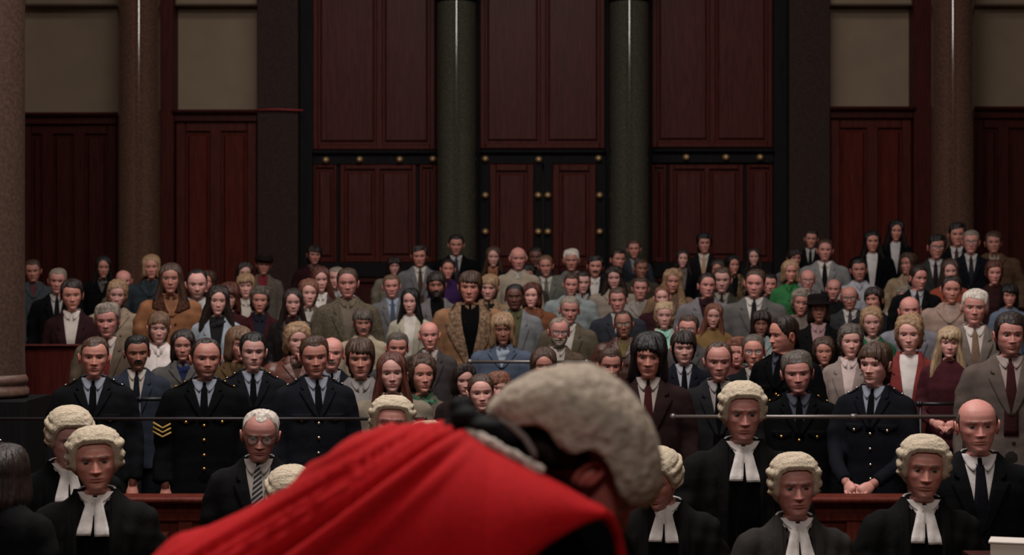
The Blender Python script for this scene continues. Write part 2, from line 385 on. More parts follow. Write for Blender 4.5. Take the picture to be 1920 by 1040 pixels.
# a pew end behind the near column
PEW = wood('pew_wood', (46, 14, 12), 0.45)
pw = tag(empty('pew', (X_(100, 14.9), 14.9, tier_floor(14.9))), 'dark red wooden pew end behind the near column at the left', 'pew')
MB().box((-0.35, -0.03, 0), (0.22, 0.04, Z_(650, 14.9) - tier_floor(14.9)), 0.01).build('backrest', PEW, pw)
MB().box((-0.35, -0.06, Z_(650, 14.9) - tier_floor(14.9)), (0.22, 0.06, Z_(645, 14.9) - tier_floor(14.9)), 0.01).build('top_rail', PEW, pw)
MB().box((-0.35, -0.42, 0.40), (0.22, -0.03, 0.44), 0.01).build('seat', PEW, pw)
# ------------------------------------------------------------------ people: head and body surface
CHIN = 1.484; PIV = Vector((0.0, 0.015, CHIN - 0.02)); EYE_Z = 1.597; CROWN = 1.709
# profiles by height above the chin: half width, front, back
W_T = [(-.46,.150),(-.30,.150),(-.20,.160),(-.14,.150),(-.11,.110),(-.085,.075),(-.06,.060),(-.03,.053),(-.012,.050),(0,.036),(.012,.041),(.03,.0515),(.05,.060),(.07,.0665),(.09,.0715),(.11,.0745),(.14,.076),(.16,.0745),(.18,.069),(.20,.056),(.213,.038),(.221,.020),(.225,.0)]
F_T = [(-.46,.085),(-.30,.085),(-.20,.085),(-.14,.070),(-.11,.055),(-.085,.045),(-.06,.040),(-.03,.040),(-.015,.050),(-.006,.070),(0,.080),(.010,.0865),(.022,.0865),(.032,.0855),(.045,.090),(.06,.090),(.075,.088),(.095,.086),(.112,.084),(.125,.088),(.135,.091),(.16,.088),(.18,.078),(.20,.058),(.213,.038),(.221,.020),(.225,.0)]
B_T = [(-.46,.10),(-.30,.10),(-.20,.105),(-.14,.10),(-.11,.085),(-.085,.072),(-.06,.064),(-.03,.060),(0,.060),(.03,.064),(.05,.071),(.07,.082),(.09,.092),(.11,.098),(.13,.101),(.16,.097),(.18,.085),(.20,.063),(.213,.042),(.221,.022),(.225,.0)]
def ring_xy(a, z, W=1.0, J=1.0):
    w_ = lerp_tab(z, W_T) * W; jf = np.clip((0.07 - z) / 0.07, 0, 1) * np.clip((z + 0.03) / 0.03, 0, 1)
    w_ = w_ * (1 + (J - 1) * jf)
    f = lerp_tab(z, F_T); b = lerp_tab(z, B_T)
    s, c = np.sin(a), np.cos(a); e = 2 / 2.35
    sx = np.sign(s) * np.abs(s) ** e; cx = np.sign(c) * np.abs(c) ** e
    return w_ * sx, np.where(c >= 0, -f * cx, -b * cx)
def g2(x, z, x0, z0, sx, sz): return np.exp(-((x - x0) / sx) ** 2 - ((z - z0) / sz) ** 2)
def face_disp(x, z, q):
    ax = np.abs(x); d = np.zeros_like(x)
    t = np.clip((0.118 - z) / (0.118 - 0.076), 0, 1)
    hN = (0.004 + 0.021 * t ** 1.1) * q['nose'] * np.clip((z - 0.0655) / 0.009, 0, 1) * np.clip((0.128 - z) / 0.012, 0, 1)
    sN = 0.0062 + 0.0060 * t * q['nosew']
    d += hN * np.exp(-(ax / sN) ** 2)
    d += 0.0085 * g2(ax, z, 0.0125 * q['nosew'], 0.0725, 0.0062, 0.0062)
    d -= 0.0125 * q['sock'] * g2(ax, z, 0.031, 0.1125, 0.0155, 0.0088) + 0.004 * g2(ax, z, 0.017, 0.114, 0.006, 0.008)
    d += 0.0050 * q['brow'] * g2(ax, z, 0.028, 0.1300, 0.020, 0.0060)
    d += 0.0055 * g2(ax, z, 0.046, 0.086, 0.016, 0.013)
    d -= 0.0045 * q['gaunt'] * g2(ax, z, 0.045, 0.052, 0.012, 0.018)
    d -= 0.0030 * q['gaunt'] * g2(ax, z - 0.9 * (ax - 0.02) * -1, 0.026, 0.062, 0.004, 0.012)
    d += 0.0060 * g2(ax, z, 0.0, 0.0505, 0.0190, 0.0048) + 0.0072 * g2(ax, z, 0.0, 0.0395, 0.0170, 0.0050)
    d -= 0.0045 * g2(ax, z, 0.0, 0.0450, 0.0230, 0.0020)
    d -= 0.0045 * g2(ax, z, 0.0, 0.0295, 0.0180, 0.0050) + 0.002 * g2(ax, z, 0.0, 0.059, 0.004, 0.006)
    d += 0.0065 * q['chin'] * g2(ax, z, 0.0, 0.0135, 0.0160, 0.0100)
    return d
Z_LO = np.concatenate([[-.46, -.30, -.20, -.14, -.11, -.085, -.06, -.035, -.018, -.010, -.004], np.linspace(0, .145, 34), np.linspace(.153, .213, 8), [.219, .2225, .2245]])
Z_HI = np.concatenate([[-.46, -.30, -.20, -.14, -.11, -.085, -.06, -.035, -.02, -.012, -.006, -.002], np.linspace(.002, .145, 58), np.linspace(.151, .213, 10), [.217, .2205, .223, .2245]])
def rotm(yaw, pitch, roll): return np.array(Matrix.Rotation(yaw, 3, 'Z') @ Matrix.Rotation(pitch, 3, 'X') @ Matrix.Rotation(roll, 3, 'Y'))
def hand_shape(side, wrist, palm_dir, nrm, curl=0.6, size=1.0):
    """palm with four bent fingers of unequal length and a thumb from its side"""
    mb = MB(); d = Vector(palm_dir).normalized(); n = Vector(nrm).normalized(); s = d.cross(n).normalized() * side
    w0 = Vector(wrist); k = size
    mb.tube([w0 - d * .03 * k, w0, w0 + d * .03 * k, w0 + d * .07 * k, w0 + d * .088 * k], [.026 * k, .026 * k, .036 * k, .040 * k, .030 * k], 10, True, 0.5)
    for i, L in enumerate((.068, .078, .072, .056)):
        p = w0 + d * (.082 if i in (1, 2) else .076) * k + s * (.030 - .020 * i) * k; pts = [p - d * .01 * k, p]; dd = d.copy()
        for j, f in enumerate((.45, .32, .23)):
            ang = curl * (0.7, 1.0, 0.8)[j]; dd = (dd * math.cos(ang) + n * math.sin(ang)).normalized(); pts.append(pts[-1] + dd * L * f * k)
        mb.tube(pts, [.0095 * k, .0095 * k, .0088 * k, .0078 * k, .0055 * k], 7)
    p = w0 + d * .025 * k + s * .030 * k
    mb.tube([p, p + (s * .8 + d * .5) * .026 * k, p + (s * .7 + d * 1.3 + n * .3) * .040 * k, p + (s * .45 + d * 1.9 + n * .6) * .044 * k], [.013 * k, .0115 * k, .010 * k, .0065 * k], 7)
    return mb
def body_mesh(q, hands=None):
    hi = q['hi']; zs = Z_HI if hi else Z_LO; nc = 84 if hi else 54; nr = len(zs)
    u = np.arange(nc) / nc; a = 2 * np.pi * u - 0.42 * np.sin(2 * np.pi * u)
    A, Z = np.meshgrid(a, zs); x, y = ring_xy(A, Z, q['W'], q['J'])
    front = np.clip(np.cos(A) * 2.2, 0, 1); d = face_disp(x / q['W'], Z, q) * front * (Z > -.012)
    y = y - d
    y = np.where(Z < -0.02, y + 0.012, y)
    z = Z + CHIN; V = np.stack([x, y, z], -1).reshape(-1, 3)
    X = x.reshape(-1) / q['W']; H = Z.reshape(-1); fr = front.reshape(-1); ax = np.abs(X)
    # colouring of skin, lips, brows, stubble, plus shade painted along the mouth crease
    sk = np.array(alb(q['skin'], 1.7) * np.array([1, 1.02, 1.2])); c = np.tile(sk, (len(V), 1))
    ruddy = (g2(ax, H, 0.045, 0.075, 0.02, 0.02) * 0.5 + g2(ax, H, 0, 0.078, 0.012, 0.012) * 0.6) * fr
    c *= 1 - ruddy[:, None] * np.array([0.02, 0.20, 0.18]) * q['flush']
    lip = (g2(ax, H, 0, 0.0455, 0.019, 0.0068) ** 1.0 * fr); lip = np.clip(lip * 1.6, 0, 1)
    c = c * (1 - lip[:, None] * 0.75) + (sk * q['lip'])[None] * lip[:, None] * 0.75
    line = np.clip(g2(ax, H, 0, 0.0450, 0.019, 0.0015) * 1.3, 0, 1) * fr; c *= 1 - 0.55 * line[:, None]
    br = np.exp(-((H - (0.1315 + 0.003 * np.cos((ax - .03) * 90))) / 0.0036) ** 2) * np.clip((ax - .011) / .006, 0, 1) * np.clip((.049 - ax) / .008, 0, 1) * fr
    hc = np.array(alb(q['browc'])); br = np.clip(br * q['browd'], 0, 1)[:, None]; c = c * (1 - br) + hc * br
    lash = np.exp(-((H - 0.1185) / 0.0022) ** 2) * np.clip((.0145 - np.abs(ax - .031)) / .004, 0, 1) * fr; c *= 1 - 0.6 * np.clip(lash, 0, 1)[:, None]
    if q['stub'] > 0:
        st = np.clip((0.064 - H) / 0.02, 0, 1) * np.clip((H + .03) / .03, 0, 1) * (1 - lip) * np.clip(fr * 1.5, 0, 1) * q['stub']; st = st[:, None]
        c = c * (1 - st) + (hc * 0.6 + sk * 0.25) * st
    Fc = gridfaces(nr, nc); top = len(V); V = np.vstack([V, [[0, 0.0, CHIN + .225]]]); c = np.vstack([c, [sk]])
    Fc += [(top, (nr - 1) * nc + (j + 1) % nc, (nr - 1) * nc + j) for j in range(nc)][::1]
    Vl = [V]; Cl = [c]; Fl = list(Fc); off = len(V)
    def join(mb, col):
        nonlocal off
        Vl.append(np.array(mb.V)); Cl.append(col if hasattr(col, 'shape') and col.ndim == 2 else np.tile(np.array(col), (len(mb.V), 1)))
        Fl.extend([tuple(i + off for i in f) for f in mb.F]); off += len(mb.V)
    for s in (-1, 1):                          # eyeballs with dark iris, lids made by the socket
        cx, cz = s * 0.031 * q['W'], CHIN + 0.1125; cy = -0.0685 + (q['sock'] - 1) * 0.009
        mb = MB().ball((cx, cy, cz), (0.0135, 0.0125, 0.0105), 10, 8); P_ = np.array(mb.V)
        dd = (P_ - [cx + q['gaze'] * .003, cy, cz]); dd /= np.linalg.norm(dd, axis=1)[:, None]
        iris = np.clip((-dd[:, 1] - 0.74) / 0.06, 0, 1)[:, None]
        lid = np.clip((dd[:, 2] - 0.34) / 0.1, 0, 1)[:, None]
        col = np.array([.30, .25, .23]) * (1 - iris) + np.array([.02, .013, .01]) * iris
        col = col * (1 - lid) + sk * 0.75 * lid; join(mb, col)
        if not q.get('ears', True): continue
        e = MB()                               # ear: rim, bowl and lobe
        ez = CHIN + 0.098; xx = s * 0.0745 * q['W']; ring = []
        for k in range(11):
            t = math.radians(-75 + 285 * k / 10) ; rr = 1.0 if k < 8 else 0.8
            ring.append((xx + s * (0.012 + 0.004 * math.sin(t)), 0.006 + 0.0165 * -math.cos(t) * -1 * rr, ez + 0.029 * math.sin(t)))
        e.tube(ring, [.004] + [.0055] * 8 + [.006, .005], 6)
        e.ball((xx + s * 0.004, 0.006, ez - 0.002), (0.008, 0.014, 0.026), 8, 6)
        join(e, sk * np.array([1.0, 0.82, 0.80]))
    V = np.vstack(Vl); C = np.vstack(Cl)
    R = rotm(q['yaw'], q['pitch'], q['roll']); p = np.array(PIV)
    wt = np.clip((V[:, 2] - (CHIN - .085)) / .075, 0, 1); wt = wt * wt * (3 - 2 * wt)
    Vr = (V - p) @ R.T + p; V = V * (1 - wt[:, None]) + Vr * wt[:, None]
    if hands:                                  # arms and hands grow out of the shoulders of the same mesh
        Vl = [V]; Cl = [C]; off = len(V)
        for (path, hd, nrm, side, curl) in hands:
            mb = MB().tube(path, [.045, .042, .036, .028, .024], 10); h = hand_shape(side, path[-1], hd, nrm, curl)
            mb.add(h.V, h.F); join(mb, sk * np.array([.95, .85, .82]))
        V = np.vstack(Vl); C = np.vstack(Cl)
    me = mesh('body', V, Fl, True, False); me.materials.append(SKIN)
    at = me.attributes.new('tint', 'FLOAT_COLOR', 'POINT')
    at.data.foreach_set('color', np.hstack([C, np.ones((len(C), 1))]).astype(np.float32).ravel())
    return me

# ------------------------------------------------------------------ hair (built round the head, pivot at PIV)
HAIR = {}
HS = {  # lowest edge by |angle from the face|, thickness top/side, strand noise, lump noise, flare of hanging hair
 'short':   dict(z=[(0,.183),(28,.184),(48,.166),(62,.135),(72,.112),(84,.088),(92,.128),(108,.118),(122,.058),(150,.030),(180,.026)], t=.014, ts=.008, st=.0025, lu=.002),
 'crop':    dict(z=[(0,.180),(30,.182),(50,.166),(64,.140),(74,.120),(84,.096),(92,.132),(108,.120),(125,.070),(150,.045),(180,.040)], t=.009, ts=.005, st=.0015, lu=.0015),
 'receding':dict(z=[(0,.194),(18,.198),(38,.205),(56,.178),(68,.145),(76,.118),(84,.092),(92,.126),(108,.115),(122,.058),(150,.032),(180,.028)], t=.010, ts=.009, st=.002, lu=.002),
 'bald':    dict(z=[(0,.2245),(60,.2245),(70,.150),(78,.128),(86,.095),(92,.122),(108,.112),(122,.06),(150,.034),(180,.03)], t=.001, ts=.010, st=.002, lu=.003, bald=True),
 'mop':     dict(z=[(0,.148),(25,.142),(45,.138),(58,.112),(70,.085),(84,.070),(100,.050),(120,.020),(150,.0),(180,-.005)], t=.018, ts=.016, st=.005, lu=.004),
 'full':    dict(z=[(0,.178),(25,.174),(44,.162),(58,.132),(68,.105),(80,.078),(90,.100),(104,.085),(120,.04),(150,.012),(180,.005)], t=.021, ts=.013, st=.004, lu=.005),
 'wavy':    dict(z=[(0,.176),(25,.170),(42,.156),(56,.118),(68,.075),(80,.045),(100,.030),(130,.010),(180,.0)], t=.027, ts=.024, st=.003, lu=.007, curly=True),
 'perm':    dict(z=[(0,.172),(25,.166),(42,.150),(56,.105),(66,.055),(80,.020),(100,.0),(130,-.015),(180,-.02)], t=.032, ts=.032, st=.003, lu=.009, curly=True),
 'shag':    dict(z=[(0,.140),(25,.136),(43,.124),(56,.065),(64,-.020),(80,-.045),(100,-.05),(130,-.05),(180,-.05)], t=.024, ts=.027, st=.006, lu=.005, flare=.012),
 'bob':     dict(z=[(0,.178),(20,.172),(40,.156),(54,.100),(63,.010),(75,-.005),(100,-.01),(130,-.015),(180,-.02)], t=.022, ts=.026, st=.004, lu=.004, flare=.008),
 'bobfringe': dict(z=[(0,.146),(25,.142),(42,.130),(56,.070),(65,.010),(80,-.005),(100,-.01),(130,-.015),(180,-.02)], t=.022, ts=.026, st=.005, lu=.003, flare=.008),
 'long':    dict(z=[(0,.186),(16,.178),(38,.158),(51,.095),(60,-.08),(68,-.20),(90,-.20),(110,-.20),(140,-.22),(180,-.22)], t=.016, ts=.020, st=.005, lu=.004, flare=.022),
 'longfringe': dict(z=[(0,.144),(25,.140),(42,.128),(54,.065),(62,-.10),(70,-.24),(90,-.24),(110,-.22),(140,-.22),(180,-.22)], t=.020, ts=.024, st=.005, lu=.003, flare=.022),
 'longcurly': dict(z=[(0,.180),(16,.173),(38,.154),(50,.085),(59,-.05),(67,-.15),(90,-.16),(110,-.17),(140,-.18),(180,-.18)], t=.022, ts=.030, st=.004, lu=.009, flare=.030, curly=True),
 'tied':    dict(z=[(0,.180),(28,.178),(48,.160),(62,.135),(74,.105),(84,.090),(92,.085),(108,.080),(122,.050),(150,.025),(180,.015)], t=.010, ts=.009, st=.003, lu=.001),
 'afro':    dict(z=[(0,.172),(28,.168),(46,.152),(60,.120),(70,.095),(84,.075),(100,.060),(122,.03),(180,.015)], t=.028, ts=.025, st=.002, lu=.006, curly=True),
}
def hair_mesh(style, var=0):
    key = (style, var)
    if key in HAIR: return HAIR[key]
    s = HS[style]; nc = 80; nr = 30
    az = np.linspace(-180, 180, nc, endpoint=False); zl = lerp_tab(np.abs(az) * np.where(np.abs(az) < 80, .94, 1.0), s['z']) + .004 * (np.abs(az) < 50)
    r_ = np.random.RandomState(hash(style) % 1000 + var * 17 if False else sum(map(ord, style)) + var * 17)
    zl = zl + 0.007 * np.sin(np.radians(az) * 3 + r_.uniform(0, 6)) * (np.abs(az) < 70) + (.014 if s['z'][0][1] < .16 else .006) * np.sin(np.radians(az) * 1.2) * (1 if var % 2 else -1) * (np.abs(az) < 60) + r_.normal(size=nc) * np.where(zl < .03, .010, .006) * (zl < .15)
    tt = np.linspace(0, 1, nr)
    A = np.radians(np.tile(az, (nr, 1))); T = np.tile(tt[:, None], (1, nc)); ZL = np.tile(zl, (nr, 1))
    # heights run from the crown down to the edge; sine spacing over the skull
    Zt = .2248 - (.2248 - ZL) * (1 - np.cos(T * np.pi / 2) ** 1.0) if False else .2248 - (.2248 - ZL) * T ** 1.7
    hold = np.where(np.abs(np.degrees(A)) < 60, .12, .105)
    zz = np.maximum(Zt, np.minimum(hold, .105)) if True else Zt
    hang = np.clip((.105 - Zt) / .3, 0, 1)
    is_hang = (ZL < .03)
    zr = np.where(is_hang, zz, np.maximum(Zt, -.02)); x, y = ring_xy(A, np.clip(zr, -.02, .2249))
    side = np.clip((.20 - Zt) / .05, 0, 1); th = s['t'] * (1 - side) + s['ts'] * side
    P_ = np.stack([x * 16, y * 16, Zt * 16], -1)
    cn = r_.normal(size=(3, nc)); cn = (cn + np.roll(cn, 1, 1)) / 1.5; lock = cn[0] * (1 - T) + cn[1] * T
    th = th + s['st'] * 1.0 * lock * np.clip(T * 2.5, 0, 1)
    th = th + .5 * s['st'] * np.sin(A * 23 + 3 * np.sin(A * 5 + var) + Zt * 8) * np.clip(T * 3, 0, 1)
    if s['lu']: th = th + s['lu'] * snoise(P_, 5 + var * 3, 9.0 if s.get('curly') else 3.6)
    swept = (ZL > .15) & (np.abs(np.degrees(A)) < 62); ed = np.where(swept, 1.9, 9.0)
    th = th * np.clip((1 - T) * ed, 0.04, 1) ** np.where(swept, .75, .5)
    th = th * .78 * (1 + .28 * np.sin(A + (1.0 if var % 2 else -1.0)) * np.clip((Zt - .12) / .06, 0, 1))
    if s.get('bald'):
        band = np.clip((.165 - Zt) / .03, 0, 1); th = np.where(Zt > .165, -.004, th * band)
        th = np.where(ZL > .2, -.006, th)
    r0 = np.sqrt(x * x + y * y) + 1e-6; fl = s.get('flare', 0) * hang * 3
    k = (r0 + th + np.where(is_hang, fl, 0)) / r0; k = np.where(r0 < .004, 1, k)
    x2, y2 = x * k, y * k; z2 = Zt + th * np.clip((Zt - .12) / .09, 0, 1.0)
    z2[0, :] = .2248 + max(s['t'], -.003) * (-1 if s.get('bald') else 1)
    # tucked-in last row gives the edge a thickness
    kk = np.where(is_hang[-1], .80, (r0[-1] - .006) / (r0[-1])) ; xe, ye = x[-1] * kk, y[-1] * kk
    V = np.stack([np.vstack([x2, xe]), np.vstack([y2, ye]), np.vstack([z2, z2[-1] + .002])], -1).reshape(-1, 3)
    V[:, 2] += CHIN; V -= np.array(PIV)
    Fc = [f[::-1] for f in gridfaces(nr + 1, nc)]
    me = mesh('hair', V, Fc); HAIR[key] = me; return me
def wig_mesh(var=0):
    key = ('wig', var)
    if key in HAIR: return HAIR[key]
    nc, nr = 96, 44; az = np.linspace(-180, 180, nc, endpoint=False)
    zl = lerp_tab(np.abs(az), [(0,.180),(25,.178),(44,.166),(58,.130),(66,.090),(76,.072),(90,.062),(110,.05),(140,.015),(180,.0)])
    A = np.radians(np.tile(az, (nr, 1))); T = np.tile(np.linspace(0, 1, nr)[:, None], (1, nc)); ZL = np.tile(zl, (nr, 1))
    Zt = .2248 - (.2248 - ZL) * T ** 1.6; x, y = ring_xy(A, np.clip(Zt, .0, .2249)); P_ = np.stack([x * 16, y * 16, Zt * 16], -1)
    dg = np.abs(np.degrees(A)); side = np.clip((dg - 46) / 14, 0, 1) * np.clip((.195 - Zt) / .03, 0, 1)
    th = .021 + .0016 * snoise(P_, 3 + var, 14) + .0012 * snoise(P_, 8 + var, 30)
    # rows of horizontal rolled curls round the sides and back
    roll = np.abs(np.sin(Zt * np.pi / .036 + .4 * var)); seg = np.abs(np.sin(np.radians(dg) * 5.2 + np.floor(Zt / .036) * 1.3))
    th += side * (.017 * roll ** .6 * (0.55 + .45 * seg ** .5) - .006)
    th *= np.clip((1 - T) * 10, .12, 1) ** .5
    r0 = np.sqrt(x * x + y * y) + 1e-6; k = np.where(r0 < .004, 1, (r0 + th) / r0)
    z2 = Zt + th * np.clip((Zt - .12) / .09, 0, 1); z2[0] = .2248 + .020
    kk = (r0[-1] - .006) / r0[-1]
    V = np.stack([np.vstack([x * k, x[-1] * kk]), np.vstack([y * k, y[-1] * kk]), np.vstack([z2, z2[-1] + .004])], -1).reshape(-1, 3)
    V[:, 2] += CHIN; V -= np.array(PIV); mb = MB(); mb.add(V, [f[::-1] for f in gridfaces(nr + 1, nc)])
    me = mb.mesh('wig'); HAIR[key] = me; return me
WIGM = None
def wig_mat():
    global WIGM
    if WIGM: return WIGM
    m, nt, b = nodes_mat('horsehair_wig'); c = alb((138, 126, 110)); n = noise_node(nt, 130, 5)
    r = ramp(nt, n.outputs[0], [(0.3, mul(c, .72)), (0.7, mul(c, 1.25))]); nt.links.new(r.outputs[0], b.inputs['Base Color'])
    b.inputs['Roughness'].default_value = 0.9; b.inputs['Specular IOR Level'].default_value = .1; bump(nt, b, n.outputs[0], 0.55, 0.006); WIGM = m; return m
def beard_mesh(q, kind):
    """a shell over the lower face, or a moustache alone; in head space round PIV"""
    key = ('beard', kind)
    if key in HAIR: return HAIR[key]
    nc, nr = 40, 26
    if kind == 'moustache': am, z0, z1 = 26, .047, .066
    else: am, z0, z1 = 88, -.014, .075
    A, Z = np.meshgrid(np.radians(np.linspace(-am, am, nc)), np.linspace(z0, z1, nr)); x, y = ring_xy(A, Z)
    qq = dict(nose=1, nosew=1, sock=1, brow=1, gaunt=0.4, chin=1); y = y - face_disp(x, Z, qq) * np.clip(np.cos(A) * 2.2, 0, 1)
    u = np.abs(A) / math.radians(am); v = (Z - z0) / (z1 - z0)
    if kind == 'moustache': t = .0075 * np.clip(1 - u ** 4, 0, 1) * np.clip(np.sin(np.pi * np.clip(v + .12 * u ** 2, 0, 1)), 0, 1) ** .5 - .0012
    else:
        t = .010 * np.clip(1 - u ** 6, 0, 1) * np.clip((1 - v) * 5, 0, 1) ** .6 + .004 * snoise(np.stack([x, y, Z], -1), 4, 120)
        hole = g2(np.abs(x), Z, 0, .046, .021, .007); t = t - .016 * hole; t = t - .010 * np.clip((v - .75) / .25, 0, 1) * (1 - np.clip((u - .7) / .1, 0, 1))
    n = np.stack([x, y, np.zeros_like(x)], -1); n /= np.linalg.norm(n, axis=-1, keepdims=True)
    V = np.stack([x, y, Z + CHIN], -1) + n * t[..., None]; V = V.reshape(-1, 3) - np.array(PIV)
    me = mesh('beard', V, [f[::-1] for f in gridfaces(nr, nc, False)][::1]); HAIR[key] = me; return me
def glasses_mesh():
    if 'glasses' in HAIR: return HAIR['glasses']
    mb = MB()
    for s in (-1, 1):
        ring = [(s * .033 + .023 * math.cos(t), -.098 + abs(.023 * math.cos(t) + s * .033) ** 2 * 3, .110 + .018 * math.sin(t)) for t in np.linspace(0, 2 * math.pi, 17)]
        mb.tube(ring, .0018, 5, False); mb.tube([(s * .056, -.088, .114), (s * .078, -.05, .116), (s * .082, 0.0, .112)], .0018, 5)
    mb.tube([(-.010, -.1, .113), (0, -.104, .116), (.010, -.1, .113)], .0016, 5)
    mb.V = [tuple(Vector(v) + Vector((0, 0, CHIN)) - PIV) for v in mb.V]; HAIR['glasses'] = mb.mesh('glasses'); return HAIR['glasses']
def lens_mesh():
    if 'lens' in HAIR: return HAIR['lens']
    mb = MB()
    for s in (-1, 1):
        pts = [(s * .033 + .022 * math.cos(t), -.098 + abs(.022 * math.cos(t) + s * .033) ** 2 * 3, .110 + .017 * math.sin(t)) for t in np.linspace(0, 2 * math.pi, 14, endpoint=False)]
        mb.add(pts, [tuple(range(14))])
    mb.V = [tuple(Vector(v) + Vector((0, 0, CHIN)) - PIV) for v in mb.V]; HAIR['lens'] = mb.mesh('lens'); return HAIR['lens']
def hat_mesh(kind):
    key = ('hat', kind)
    if key in HAIR: return HAIR[key]
    mb = MB(); z = .158
    if kind == 'brim': mb.lathe([(.088, z), (.135, z - .008), (.137, z - .003), (.095, z + .006), (.092, z + .05), (.082, z + .08), (.04, z + .088), (.001, z + .086)], n=36)
    elif kind == 'flat': mb.lathe([(.085, z - .01), (.112, z), (.118, z + .02), (.11, z + .045), (.06, z + .066), (.001, z + .07)], n=36); mb.V = [(v[0] * .92, v[1] * 1.05 - (.02 if v[2] < z + .03 else .01), v[2] + (0.012 if v[1] > 0 else -.006)) for v in mb.V]
    mb.V = [(v[0], v[1] * (1.15 if kind == 'brim' else 1.1), v[2] + CHIN) for v in mb.V]; mb.V = [tuple(Vector(v) - PIV) for v in mb.V]
    HAIR[key] = mb.mesh('hat'); return HAIR[key]

# ------------------------------------------------------------------ garments: templates moulded once, then shared
GAR = {}; BV = {}
ARM_DOWN = [(.170,.012,1.365),(.203,.02,1.25),(.224,.025,1.12),(.232,.0,.98),(.228,-.035,.86)]
ARM_FRONT = [(.170,.012,1.365),(.203,.02,1.25),(.224,.01,1.13),(.205,-.13,1.045),(.115,-.24,1.0)]
ARM_LEDGE = [(.170,.012,1.365),(.205,-.01,1.25),(.222,-.04,1.12),(.17,-.19,1.03),(.085,-.31,.955)]
def remesh(V, Fc, vox, it=6):
    me = mesh('tmp', V, Fc, True, False); o = bpy.data.objects.new('tmp', me); COL.objects.link(o)
    m = o.modifiers.new('r', 'REMESH'); m.mode = 'VOXEL'; m.voxel_size = vox; m.use_smooth_shade = True
    m = o.modifiers.new('s', 'SMOOTH'); m.factor = 0.5; m.iterations = it
    dg = bpy.context.evaluated_depsgraph_get(); out = bpy.data.meshes.new_from_object(o.evaluated_get(dg))
    bpy.data.objects.remove(o); bpy.data.meshes.remove(me); return out
def garment(kind):
    """kind: torso letter m f c r k + arm letter d f l"""
    if kind in GAR: return GAR[kind]
    t, arm = kind[0], kind[1]
    R = [(.78,.190,.118,.120),(.95,.178,.112,.104),(1.05,.177,.113,.102),(1.15,.182,.120,.108),(1.25,.188,.122,.116),(1.33,.186,.112,.121),(1.385,.168,.096,.116),(1.425,.132,.080,.102),(1.455,.100,.068,.088),(1.485,.076,.062,.072)]
    sc, ar, bot = 1.0, 1.0, .78
    if t == 'f': sc, ar = .885, .86; R = [(z, a, f * (1.0 + .20 * math.exp(-((z - 1.22) / .07) ** 2)), b * .95) for z, a, f, b in R]
    if t == 'c': sc, ar = 1.06, 1.18
    if t == 'r': sc, ar = 1.0, 1.1; R = [(.30,.215,.17,.17), (.6,.205,.15,.15)] + R
    Rg = [(z, a * sc, f * (1.0 if t != 'c' else 1.1), b * (1.0 if t != 'c' else 1.08)) for z, a, f, b in R]
    n = 36; V = []
    for z, a, f, b in Rg:
        for k in range(n):
            th = 2 * math.pi * k / n; s, c = math.sin(th), math.cos(th); e = 2 / 2.5
            V.append((a * math.copysign(abs(s) ** e, s), (-(f if c > 0 else b)) * math.copysign(abs(c) ** e, c) + .012, z - .038 * max(0, c) * max(0, z - 1.42) / .065))
    mb = MB(); Fc = gridfaces(len(Rg), n); Fc += [tuple(range(n - 1, -1, -1)), tuple(range((len(Rg) - 1) * n, len(Rg) * n))]; mb.add(V, Fc)
    path = {'d': ARM_DOWN, 'f': ARM_FRONT, 'l': ARM_LEDGE}[arm]
    for s in (-1, 1):
        rad = [.060, .056, .052, .046, .042]
        if t == 'r': rad = [.060, .064, .070, .074, .078]
        pts = [(s * (p[0] * sc), p[1], p[2]) for p in path]
        pts = [(s * .12 * sc, .012, 1.385)] + pts; rr = [.05] + [r * (ar if i < 5 else 1) for i, r in enumerate(rad)]
        P2, R2 = [], []
        for i in range(len(pts) - 1):
            for j in range(4):
                f_ = j / 4; P2.append(Vector(pts[i]).lerp(Vector(pts[i + 1]), f_)); R2.append(rr[i] * (1 - f_) + rr[i + 1] * f_)
        P2.append(Vector(pts[-1])); R2.append(rr[-1]); mb.tube(P2, R2, 14)
    me = remesh(mb.V, mb.F, .0135, 5)
    co = np.empty(len(me.vertices) * 3); me.vertices.foreach_get('co', co); co = co.reshape(-1, 3)
    nn = np.empty(len(me.vertices) * 3); me.vertex_normals.foreach_get('vector', nn); nn = nn.reshape(-1, 3)
    arms = np.clip((np.abs(co[:, 0]) - .19 * sc) / .03, 0, 1); amp = (.0035 + .004 * arms) * np.clip((1.42 - co[:, 2]) / .1, .2, 1) * (1.9 if t in 'rc' else 1)
    q = co * [1.0, 1.0, 1.0]; wr = snoise(q * [12, 12, 22], 31, 1.6) + .7 * snoise(q * [30, 30, 48], 37, 1.6) ; co = co + nn * (amp * wr)[:, None]
    if t == 'r':
        fold = np.sin(np.arctan2(co[:, 0], -co[:, 1]) * 17 + 2 * np.sin(co[:, 2] * 3)); co = co + nn * (.007 * fold * np.clip((1.38 - co[:, 2]) / .2, 0, 1) + .004 * np.sin(co[:, 0] * 95 + 3 * np.sin(co[:, 2] * 7)) * np.clip((1.44 - co[:, 2]) / .05, 0, 1))[:, None]
    me.vertices.foreach_set('co', co.ravel()); me.update(); me.shade_smooth()
    me.materials.clear(); me.materials.append(None); GAR[kind] = me
    BV[kind] = BVHTree.FromPolygons([Vector(v) for v in co], [tuple(p.vertices) for p in me.polygons]); return me
def surf(kind, x, z):
    garment(kind); h = BV[kind].ray_cast(Vector((x, -1.0, z)), Vector((0, 1, 0)), 1.02)
    return h[0].y if h[0] is not None else None
